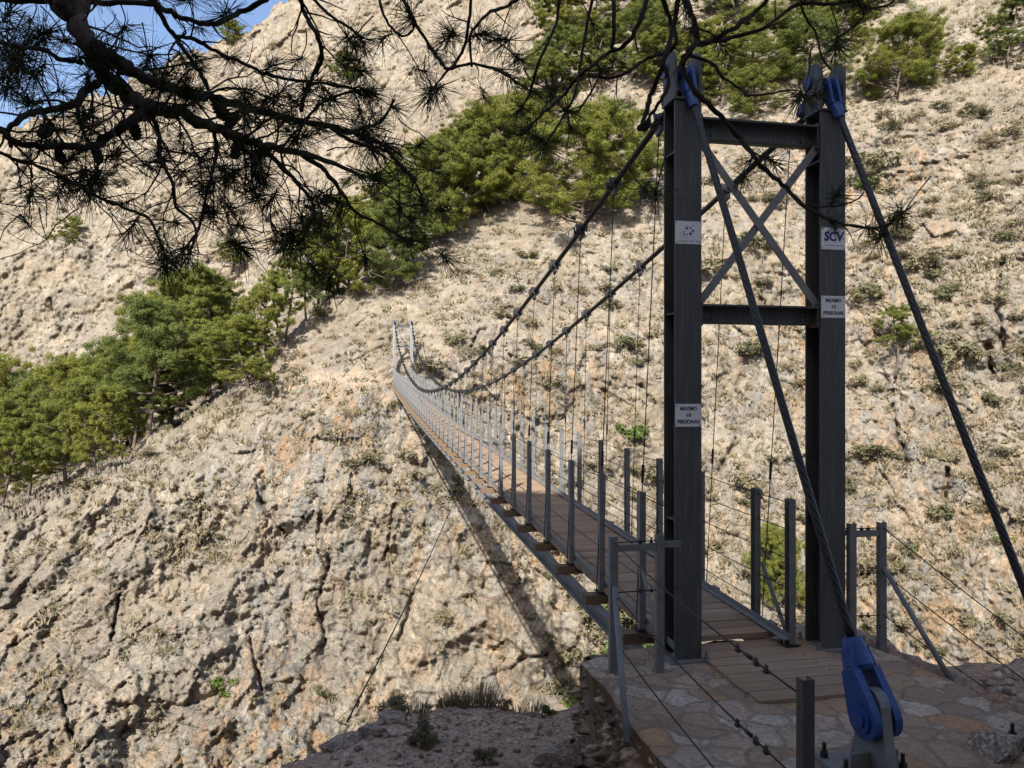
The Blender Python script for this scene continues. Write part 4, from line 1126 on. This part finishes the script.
# ================================================================== plants on the near brink
def ground_hit(qx, qy):
    for drop in range(0, 60, 2):
        Yv = 2.2
        while Yv < 6.9:
            p = at(qx, qy + drop, Yv)
            if p.z < surface_z(p.x, p.y): return p
            Yv += .015
    return p
def grass_tuft(qx, qy, h, n, spread, mat, lab, name='grass_tuft', lean=.5):
    p = ground_hit(qx, qy); p.z = surface_z(p.x, p.y); g = np.random.default_rng(n); V = []; 
    for k in range(n):
        a = g.uniform(0, 6.28); r = spread * g.random() ** .5; b = np.array([math.cos(a) * r, math.sin(a) * r * .6, -.03]); d = np.array([math.cos(a) * lean * g.random(), math.sin(a) * lean * g.random(), 1.0]); L = h * g.uniform(.45, 1.1)
        s = np.array([-math.sin(a + 1), math.cos(a + 1), 0]) * .0035; m = b + d * L * .55; t = b + d * L + np.array([d[0], d[1], -.25]) * L * .35 * g.random()
        V += [b - s, b + s, m + s * .8, m - s * .8, m - s * .8, m + s * .8, t + s * .15, t - s * .15]
    V = np.array(V)
    return tag(link(name, np_mesh(name, V, np.arange(len(V)).reshape(-1, 4), mat), loc=p), lab, 'grass')
grass_tuft(474, 694, .24, 420, .22, MAT['dry_grass'], 'tall dry grass tuft standing on the brink against the cliff')
grass_tuft(452, 697, .15, 160, .12, MAT['scrub_leaves'], 'shorter greenish grass at the left foot of the tall dry tuft')
def near_bush(qx, qy, w, kind, lab, tall=.9):
    p = ground_hit(qx, qy); p.z = surface_z(p.x, p.y)
    g = np.random.default_rng(int(qx)); n = 14; a = g.uniform(0, 6.28, n); r = .5 * g.random(n) ** .6
    cs = np.stack([np.cos(a) * r, np.sin(a) * r, g.uniform(.1, .6, n)], -1)
    V, Fc = leaf_cloud(cs, g.uniform(.16, .3, n), 130, .11, .16, .9, int(qx), .2, .6)
    V[:, 2] = np.maximum(V[:, 2], -.1)
    tag(link('bush', np_mesh('bush', V, Fc, MAT[kind]), loc=p, scale=(w, w, w * tall)), lab, 'bush')
near_bush(424, 745, .24, 'scrub_leaves', 'dark round bush growing among the stones on the dirt shelf', 1.0)
near_bush(487, 764, .17, 'scrub_leaves', 'low bush at the bottom edge right of the round bush')
near_bush(394, 712, .26, 'scrub_leaves', 'wispy bush behind the jagged boulder on the brink')
near_bush(505, 700, .12, 'dry_grass', 'small straw tuft right of the tall dry grass')
grass_tuft(418, 706, .13, 130, .09, MAT['dry_grass'], 'thin dry grass left of the tall tuft on the brink')
grass_tuft(530, 700, .12, 140, .16, MAT['dry_grass'], 'short dry grass between the tall tuft and the masonry wall')
near_bush(545, 702, .16, 'green_leaves', 'small green plant on the brink close to the masonry wall', .7)

# ================================================================== the pine leaning over the photographer
TB = Vector((-3.1, .9, ground_at(-3.1, .9)))
near_pine = link('pine_tree', None, None, TB); tag(near_pine, 'dark pine leaning in from above with bare twigs, needle tufts and cones', 'tree')
def npart(name, mb, mat, parent=None, smooth=True): return link(name, mb.mesh(name, mat, smooth, TB), parent or near_pine)
def smooth_path(pts, n=5):
    """Catmull-Rom through points"""
    P_ = [Vector(p) for p in pts]; out = []
    for i in range(len(P_) - 1):
        a, b, c, d = P_[max(i - 1, 0)], P_[i], P_[i + 1], P_[min(i + 2, len(P_) - 1)]
        for k in range(n):
            t = k / n
            out.append(.5 * ((2 * b) + (c - a) * t + (2 * a - 5 * b + 4 * c - d) * t * t + (3 * b - a - 3 * c + d) * t ** 3))
    out.append(P_[-1]); return out
tm = MB(); trunk_top = Vector((-2.6, 1.2, 2.7))
tm.tube(smooth_path([TB + Vector((0, 0, -.3)), TB + Vector((.05, .05, .8)), (-2.9, 1.05, .9), trunk_top, (-2.2, 1.0, 4.1), (-1.9, .8, 5.2)]), list(np.linspace(.19, .06, 26)), 12)
trunk = npart('trunk', tm, MAT['bark'])
g = np.random.default_rng(77); cs = g.normal(size=(60, 3)) * np.array([1.5, 1.2, .55]) + np.array([-1.7, .3, 4.6])
V, Fc = leaf_cloud(cs, g.uniform(.25, .5, 60), 90, .2, .06, .6, 77, .3)
crown = link('crown', np_mesh('crown', V - np.array(TB), Fc, MAT['near_needles']), near_pine)  # unseen crown overhead, added to cast shade

# needle tufts
def tuft_mesh(seed, n=85, L=.088):
    g = np.random.default_rng(seed); V = []; 
    for k in range(n):
        d = g.normal(size=3); d[2] = d[2] * .75; d[0] += 1.0 * g.random(); d /= np.linalg.norm(d)
        l = L * g.uniform(.65, 1.12); b = np.array([g.uniform(-.035, .02), 0, 0]); s = np.cross(d, g.normal(size=3)); s /= np.linalg.norm(s); q = np.cross(d, s); w = .0014
        e = b + d * l + np.array([0, 0, -.012 * g.random()])
        for c, ww in ((b, w), (e, w * .35)):
            V += [c + s * ww, c - s * ww * .5 + q * ww * .87, c - s * ww * .5 - q * ww * .87]
    V = np.array(V); n6 = np.arange(n) * 6
    Fc = np.concatenate([np.stack([n6 + a, n6 + b, n6 + 3 + b, n6 + 3 + a], -1) for a, b in ((0, 1), (1, 2), (2, 0))])
    return np_mesh('needle_tuft', V, Fc, MAT['near_needles'])
TUFTS = [tuft_mesh(300 + i, 44 + 9 * i) for i in range(5)]
tuft_list = []
def add_tuft(p, d, s=1.0): tuft_list.append((Vector(p), Vector(d), s))
SUPPORT = MB()
def twig(mb, p, d, L, r, depth, rr, droop=.25, tuft_p=.7):
    """a crooked twig with side twigs and needle tufts at its tips"""
    n = max(4, int(L / .03)); pts = [Vector(p)]; d = Vector(d).normalized()
    for k in range(n):
        d = (d + Vector((rr.gauss(0, .20), rr.gauss(0, .16), rr.gauss(-droop * .12, .20)))).normalized(); pts.append(pts[-1] + d * (L / n))
    mb.tube(pts, [r * (1 - .6 * k / n) for k in range(n + 1)], 5, caps=False)
    for k in range(1, n):
        if depth > 0 and rr.random() < .20:
            a = rr.choice([-1, 1]) * rr.uniform(.5, 1.2); dd = Vector((d.x * math.cos(a) - d.z * math.sin(a), d.y + rr.gauss(0, .35), d.x * math.sin(a) + d.z * math.cos(a)))
            twig(mb, pts[k], dd, L * rr.uniform(.3, .62), r * .62, depth - 1, rr, droop, tuft_p * .75)
    if rr.random() < tuft_p: add_tuft(pts[-1], d, rr.uniform(.75, 1.1))
def branch(path, Y0, Y1, w0, w1, twigs=0, tl=(.10, .32), seed=0, depth=2, tuft_end=True, up=.3, tp=.36, name='branch', mat='twig_bark'):
    """path in survey-photo columns and rows, Y0..Y1 its distance at either end, w its width in photo points"""
    rr = random.Random(seed * 31 + 7); n = len(path); P_ = []
    for i, (x, y) in enumerate(path):
        t = i / (n - 1); P_.append(at(x, y, Y0 + (Y1 - Y0) * t + (.05 * math.sin(i * 2.1 + seed) if 0 < i < n - 1 else 0)))
    sp = smooth_path(P_, 5); m = len(sp)
    rads = [(w0 + (w1 - w0) * i / (m - 1)) / 2 / F * (Y0 + (Y1 - Y0) * i / (m - 1)) * (rr.uniform(.95, 1.06) if w0 > 8 else rr.uniform(.88, 1.14)) for i in range(m)]
    sp = [q + Vector((rr.gauss(0, .25), rr.gauss(0, .2), rr.gauss(0, .25))) * rads[i] for i, q in enumerate(sp)]
    mb = MB(); mb.tube(sp, rads, 9 if w0 > 8 else 6)
    for k in range(int(twigs * .8)):
        i = rr.randrange(1, m - 1); d = (sp[i + 1] - sp[i - 1]).normalized(); a = rr.choice([-1, 1]) * rr.uniform(.35, 1.25)
        dd = Vector((d.x * math.cos(a) - d.z * math.sin(a), d.y * .3 + rr.gauss(0, .45), d.x * math.sin(a) + d.z * math.cos(a) - .15))
        twig(mb, sp[i], dd, rr.uniform(*tl), max(.0016, min(rads[i] * .5, .0042)), depth, rr, up, tp)
    if tuft_end: add_tuft(sp[-1], sp[-1] - sp[-3])
    return npart(name, mb, MAT[mat])
# limbs that carry everything, from the trunk (the first part lies above the picture)
lm = MB(); lm.tube(smooth_path([trunk_top - Vector((0, 0, .45)), (-2.05, 1.7, 1.95), at(40, -32, 2.2), at(62, 0, 2.2)]), list(np.linspace(.075, .048, 16)), 10); npart('branch', lm, MAT['bark'])
lm = MB(); lm.tube(smooth_path([trunk_top, (-1.6, 2.0, 2.2), at(300, -95, 2.5), at(520, -70, 2.6), at(700, -60, 2.6), at(860, -45, 2.6)]), list(np.linspace(.06, .016, 26)), 8); npart('branch', lm, MAT['bark'])
branch([(60, -4), (74, 18), (88, 42), (104, 74), (124, 92), (144, 104), (166, 110), (190, 118), (214, 129), (240, 138), (268, 146), (300, 153), (330, 162), (360, 176)], 2.2, 2.45, 21, 3.5, 34, (.12, .36), 1, 2, mat='bark')
branch([(93, 46), (104, 52), (120, 64), (136, 72), (158, 84), (186, 94), (214, 98), (236, 104), (262, 112), (292, 120), (322, 126), (352, 132), (386, 146)], 2.2, 2.6, 14, 4, 22, (.12, .34), 2, 2)
branch([(-10, -2), (30, 1), (70, 1), (110, 3), (148, 3), (170, 13), (196, 22), (216, 23), (240, 12), (262, 1), (280, -12)], 2.3, 2.4, 6, 5, 6, (.05, .14), 3, 1, False)
branch([(152, -4), (158, 12), (172, 32), (184, 50), (200, 72), (210, 92)], 2.35, 2.45, 6, 3.5, 7, (.08, .22), 4, 1, False)
branch([(174, 36), (196, 40), (216, 52), (236, 60), (262, 72), (290, 80), (330, 84), (360, 90)], 2.4, 2.5, 4.5, 2.5, 9, (.08, .22), 5, 1)
branch([(-8, 40), (16, 46), (44, 50), (62, 60), (82, 62)], 2.1, 2.2, 3.5, 5, 4, (.06, .16), 6, 1, False)
branch([(96, 82), (84, 94), (72, 104), (52, 110), (34, 112), (18, 120), (8, 132), (12, 146)], 2.2, 2.1, 9, 4, 8, (.08, .24), 7, 1, False)
branch([(-10, 122), (2, 130), (14, 142), (40, 146), (64, 146), (90, 146), (108, 138), (126, 124), (146, 110)], 2.1, 2.25, 5, 10, 12, (.1, .26), 8, 2, False)
branch([(40, 112), (52, 124), (60, 138), (70, 150)], 2.15, 2.2, 3.2, 2, 3, (.06, .18), 9, 1, False)
branch([(78, 106), (80, 124), (88, 142), (96, 160), (98, 178)], 2.2, 2.2, 4, 2, 4, (.06, .18), 10, 1)
branch([(-8, 148), (12, 158), (38, 166), (66, 178), (96, 196), (124, 208), (150, 220), (162, 250)], 2.1, 2.2, 4, 2.5, 12, (.1, .26), 11, 2)
branch([(150, 112), (158, 132), (160, 158), (172, 182), (176, 206), (196, 228), (188, 256)], 2.3, 2.2, 5, 2.2, 10, (.1, .26), 12, 2)
branch([(214, 130), (216, 152), (210, 180), (204, 206), (198, 230), (182, 252)], 2.3, 2.3, 4.4, 2.2, 9, (.08, .24), 13, 2)
branch([(262, 146), (280, 166), (300, 186), (314, 206), (310, 226), (298, 244)], 2.4, 2.35, 5, 2.2, 10, (.08, .24), 14, 2)
branch([(300, 152), (326, 172), (344, 196), (356, 212), (384, 226), (408, 242)], 2.4, 2.45, 5, 2, 9, (.08, .22), 15, 1)
branch([(330, 128), (356, 142), (384, 150), (400, 164), (416, 184), (424, 206)], 2.5, 2.5, 4.2, 2.2, 7, (.06, .2), 16, 1)
branch([(304, 124), (316, 108), (336, 96), (360, 90), (372, 92)], 2.5, 2.5, 3.5, 2, 5, (.06, .16), 17, 1)
branch([(352, 132), (380, 122), (394, 100)], 2.5, 2.5, 3, 2.4, 2, (.05, .12), 18, 1, False)
branch([(300, -6), (304, 12), (316, 34), (322, 58), (312, 78), (304, 98), (302, 112)], 2.4, 2.5, 5, 4, 8, (.08, .2), 19, 1, False)
branch([(310, -6), (328, 14), (350, 28), (362, 40)], 2.4, 2.4, 3.5, 2.4, 4, (.05, .15), 20, 1)
branch([(378, -6), (386, 20), (402, 36), (414, 28), (410, 16)], 2.4, 2.4, 3, 2, 3, (.05, .14), 21, 1)
branch([(398, -8), (414, 20), (428, 44), (440, 60), (449, 69), (462, 52), (468, 30), (472, -8)], 2.45, 2.5, 3.6, 3, 5, (.06, .16), 22, 1, False)
branch([(449, 69), (440, 80), (430, 92)], 2.5, 2.5, 2.6, 2, 1, (.04, .1), 23, 1)
branch([(449, 69), (470, 64), (492, 68), (508, 76), (522, 86), (534, 92)], 2.5, 2.55, 3, 2, 3, (.05, .12), 24, 1)
branch([(472, 66), (470, 40), (476, 26), (490, 12), (508, 6), (526, -8)], 2.5, 2.5, 2.6, 3.4, 4, (.05, .12), 25, 1)
branch([(560, -8), (556, 24), (540, 60), (530, 92), (520, 110)], 2.55, 2.5, 3.2, 2, 3, (.05, .12), 26, 1)
branch([(648, -8), (640, 20), (626, 44), (610, 52), (592, 66), (576, 80), (562, 96), (540, 116), (524, 132)], 2.6, 2.55, 5, 2.4, 5, (.06, .14), 27, 1)
branch([(614, -8), (614, 30), (612, 48)], 2.6, 2.6, 4.2, 4, 1, (.05, .1), 28, 1, False)
branch([(604, 66), (590, 94), (576, 112), (566, 110)], 2.6, 2.55, 2.4, 1.8, 2, (.05, .1), 29, 1)
branch([(594, -8), (586, 30), (580, 66), (574, 96), (556, 128), (544, 146)], 2.55, 2.5, 3.2, 2, 4, (.05, .12), 30, 1)
branch([(660, -8), (672, 24), (676, 40), (668, 52), (648, 58), (628, 72), (610, 78), (590, 76)], 2.6, 2.6, 5, 2.6, 3, (.05, .12), 31, 1, False)
branch([(680, -8), (674, 24), (664, 60), (652, 92), (646, 112), (640, 130)], 2.6, 2.5, 5, 5, 2, (.05, .10), 32, 1, False)
branch([(664, 66), (668, 84), (658, 104), (650, 116), (646, 130)], 2.55, 2.5, 4, 3, 2, (.04, .1), 33, 1, False)
branch([(682, -8), (692, 14), (698, 40), (704, 44), (730, 30), (756, 12), (772, -8)], 2.55, 2.6, 7, 4, 4, (.06, .14), 34, 1, False)
branch([(698, 42), (688, 54), (682, 66), (696, 92), (716, 112), (738, 136), (752, 154), (764, 168), (782, 184), (806, 207), (820, 215), (834, 221), (848, 225), (872, 228)], 2.55, 2.5, 7, 2.4, 8, (.05, .14), 35, 1)
branch([(848, 225), (866, 228), (884, 226), (896, 218)], 2.5, 2.5, 2, 1.6, 1, (.03, .06), 36, 0)
branch([(806, 206), (836, 206), (856, 200), (864, 192)], 2.5, 2.5, 2, 1.5, 2, (.04, .08), 37, 0, False)
branch([(704, 44), (738, 36), (764, 28), (782, 14), (800, 4), (830, 4), (858, 0), (880, -8)], 2.55, 2.6, 4, 3, 5, (.05, .14), 38, 1)
branch([(690, 56), (710, 62), (722, 76), (736, 86), (750, 96)], 2.5, 2.5, 4, 2, 2, (.05, .1), 39, 1, False)
branch([(744, 96), (768, 94), (794, 90), (806, 96)], 2.5, 2.5, 2.2, 1.6, 2, (.04, .1), 40, 1)
branch([(848, -8), (864, 12), (854, 26), (840, 36), (836, 46)], 2.6, 2.55, 3, 2, 2, (.05, .1), 41, 1)
branch([(800, -8), (804, 14), (816, 34), (822, 58), (832, 70)], 2.6, 2.6, 2.6, 1.8, 2, (.05, .12), 42, 1, False)
branch([(900, -8), (890, 4), (872, 8), (860, 6)], 2.6, 2.6, 2.6, 2, 3, (.05, .1), 43, 1)
for (x, y) in [(10, 30), (22, 52), (16, 70), (38, 72), (6, 90), (120, 32), (148, 62), (20, 140), (66, 40), (116, 130), (60, 190), (172, 262), (165, 268), (250, 190), (232, 176), (270, 200), (350, 60), (434, 92), (420, 70), (500, 40), (594, 26), (656, 196), (645, 190), (536, 138), (552, 92), (880, 238), (902, 216), (800, 98), (836, 44), (520, 60), (364, 130), (60, 92), (300, 60), (4, 44), (14, 60), (28, 40), (2, 78), (18, 84), (30, 24), (8, 14), (-2, 60), (24, 96), (376, 176), (340, 210), (290, 232), (214, 214)]:
    q = at(x, y, R.uniform(2.25, 2.5)); add_tuft(q, (R.uniform(-1, 1), R.uniform(-.5, .5), R.uniform(-1, .3)), R.uniform(.8, 1.15))
    rr = random.Random(int(x)); sm_ = MB(); e = at(x + rr.uniform(-30, 30), y - rr.uniform(22, 50), 2.4)
    SUPPORT.tube(smooth_path([q, q.lerp(e, .5) + Vector((rr.gauss(0, .012), 0, rr.gauss(0, .012))), e], 3), [.0016, .0018, .0019, .002, .0021, .0022, .0023], 5, caps=False)
for x0 in range(52):      # the tangle of dead twiglets in the thick of the branch
    rr = random.Random(900 + x0); q = at(rr.uniform(20, 400), rr.uniform(110, 215), rr.uniform(2.2, 2.55))
    twig(SUPPORT, q, (rr.uniform(-1, 1), rr.uniform(-.3, .3), rr.uniform(-1, .35)), rr.uniform(.12, .34), .0024, 2, rr, .3, .15)
npart('twigs', SUPPORT, MAT['twig_bark'])['kind'] = 'stuff'

def place_tuft(p, d, s, parent, me):
    o = link('needle_tuft', me, parent, p - TB, d.to_track_quat('X', 'Z').to_euler(), s); return o
R.shuffle(tuft_list)
seen = [t for t in tuft_list]
t0 = {}
for p, d, s in seen[:100]:
    i = R.randrange(5)
    if i not in t0: t0[i] = place_tuft(p, d, s, near_pine, TUFTS[i])
    else:
        c = t0[i].copy(); COL.objects.link(c); c.location = p - TB; c.rotation_euler = d.to_track_quat('X', 'Z').to_euler(); c.scale = (s, s, s)
vs, fs, off = [], [], 0
for p, d, s in seen[100:]:
    me = TUFTS[R.randrange(5)]; V = np.empty(len(me.vertices) * 3); me.vertices.foreach_get('co', V); V = V.reshape(-1, 3) * s
    M = np.array(d.to_track_quat('X', 'Z').to_matrix()); V = V @ M.T + np.array(p - TB); T = np.array([q.vertices[:] for q in me.polygons]); vs.append(V); fs.append(T + off); off += len(V)
if vs:
    o = link('needles', np_mesh('needles', np.concatenate(vs), np.concatenate(fs), MAT['near_needles']), near_pine); o['kind'] = 'stuff'
print('tufts', len(tuft_list))
def cone_mesh(seed):
    mb = MB(); n = 7
    for k in range(n):
        z = -.03 + .06 * k / (n - 1); r = .021 * math.sin(PI * (.18 + .75 * k / (n - 1)))
        for j in range(8):
            a = j * PI / 4 + k * .39; mb.box((math.cos(a) * r * .7, math.sin(a) * r * .7, z), (.014, .012, .006), (Vector((math.cos(a), math.sin(a), .5)).normalized(), Vector((-math.sin(a), math.cos(a), 0)), Vector((-math.cos(a) * .4, -math.sin(a) * .4, 1)).normalized()))
    mb.tube([(0, 0, -.035), (0, 0, 0), (0, 0, .03)], [.006, .017, .006], 8)
    return mb.mesh('pine_cone', MAT['twig_bark'])
cm = cone_mesh(1); c0 = None
for (x, y, s) in [(46, 131, .85), (222, 112, 1.0), (135, 130, .85), (232, 120, .8), (236, 150, .8), (646, 126, .6), (60, 156, .7), (98, 156, .7)]:
    p = at(x, y, 2.3 if x < 500 else 2.5)
    if c0 is None: c0 = c = link('pine_cone', cm, near_pine)
    else: c = c0.copy(); COL.objects.link(c)
    c.location = p - TB; c.rotation_euler = (R.uniform(-.6, .6), R.uniform(-.6, .6), R.uniform(0, 6)); c.scale = (s, s, s)
# ================================================================== light, sky, camera
w = bpy.data.worlds.new('World'); scene.world = w; w.use_nodes = True
nt = w.node_tree; bg = nt.nodes['Background']
sk = nt.nodes.new('ShaderNodeTexSky'); sk.sky_type = 'NISHITA'; sk.sun_disc = False
d = Vector((math.sin(SUN_AZ) * math.cos(SUN_EL), math.cos(SUN_AZ) * math.cos(SUN_EL), -math.sin(SUN_EL)))
sk.sun_elevation = SUN_EL; sk.sun_rotation = math.atan2(-d.x, -d.y); sk.altitude = 900; sk.air_density = .85; sk.dust_density = 4.0; sk.ozone_density = 1.0
nt.links.new(sk.outputs[0], bg.inputs[0]); bg.inputs[1].default_value = .122
ld = bpy.data.lights.new('sun', 'SUN'); ld.energy = 4.9; ld.angle = math.radians(.5); ld.color = (1, .962, .91)
lo = bpy.data.objects.new('sun', ld); COL.objects.link(lo); lo.rotation_euler = d.to_track_quat('-Z', 'Y').to_euler(); lo.location = (-20, -30, 60)
cd = bpy.data.cameras.new('camera'); cd.sensor_width = 36; cd.lens = 36 * F / 1024; cd.clip_start = .05; cd.clip_end = 2000
co = bpy.data.objects.new('camera', cd); COL.objects.link(co); co.location = (0, 0, 0); co.rotation_euler = (PI / 2, 0, 0); scene.camera = co
scene.view_settings.view_transform = 'Standard'; scene.view_settings.look = 'None'; scene.view_settings.exposure = 1.2; scene.view_settings.gamma = 1; scene.view_settings.use_curve_mapping = False
scene.render.engine = 'CYCLES'
scene.cycles.use_denoising = True
scene.cycles.denoiser = 'OPENIMAGEDENOISE'; scene.cycles.denoising_input_passes = 'RGB_ALBEDO_NORMAL'; scene.cycles.denoising_prefilter = 'NONE'
scene.cycles.max_bounces = 6; scene.cycles.diffuse_bounces = 4; scene.cycles.glossy_bounces = 2; scene.cycles.transmission_bounces = 2; scene.cycles.transparent_max_bounces = 4
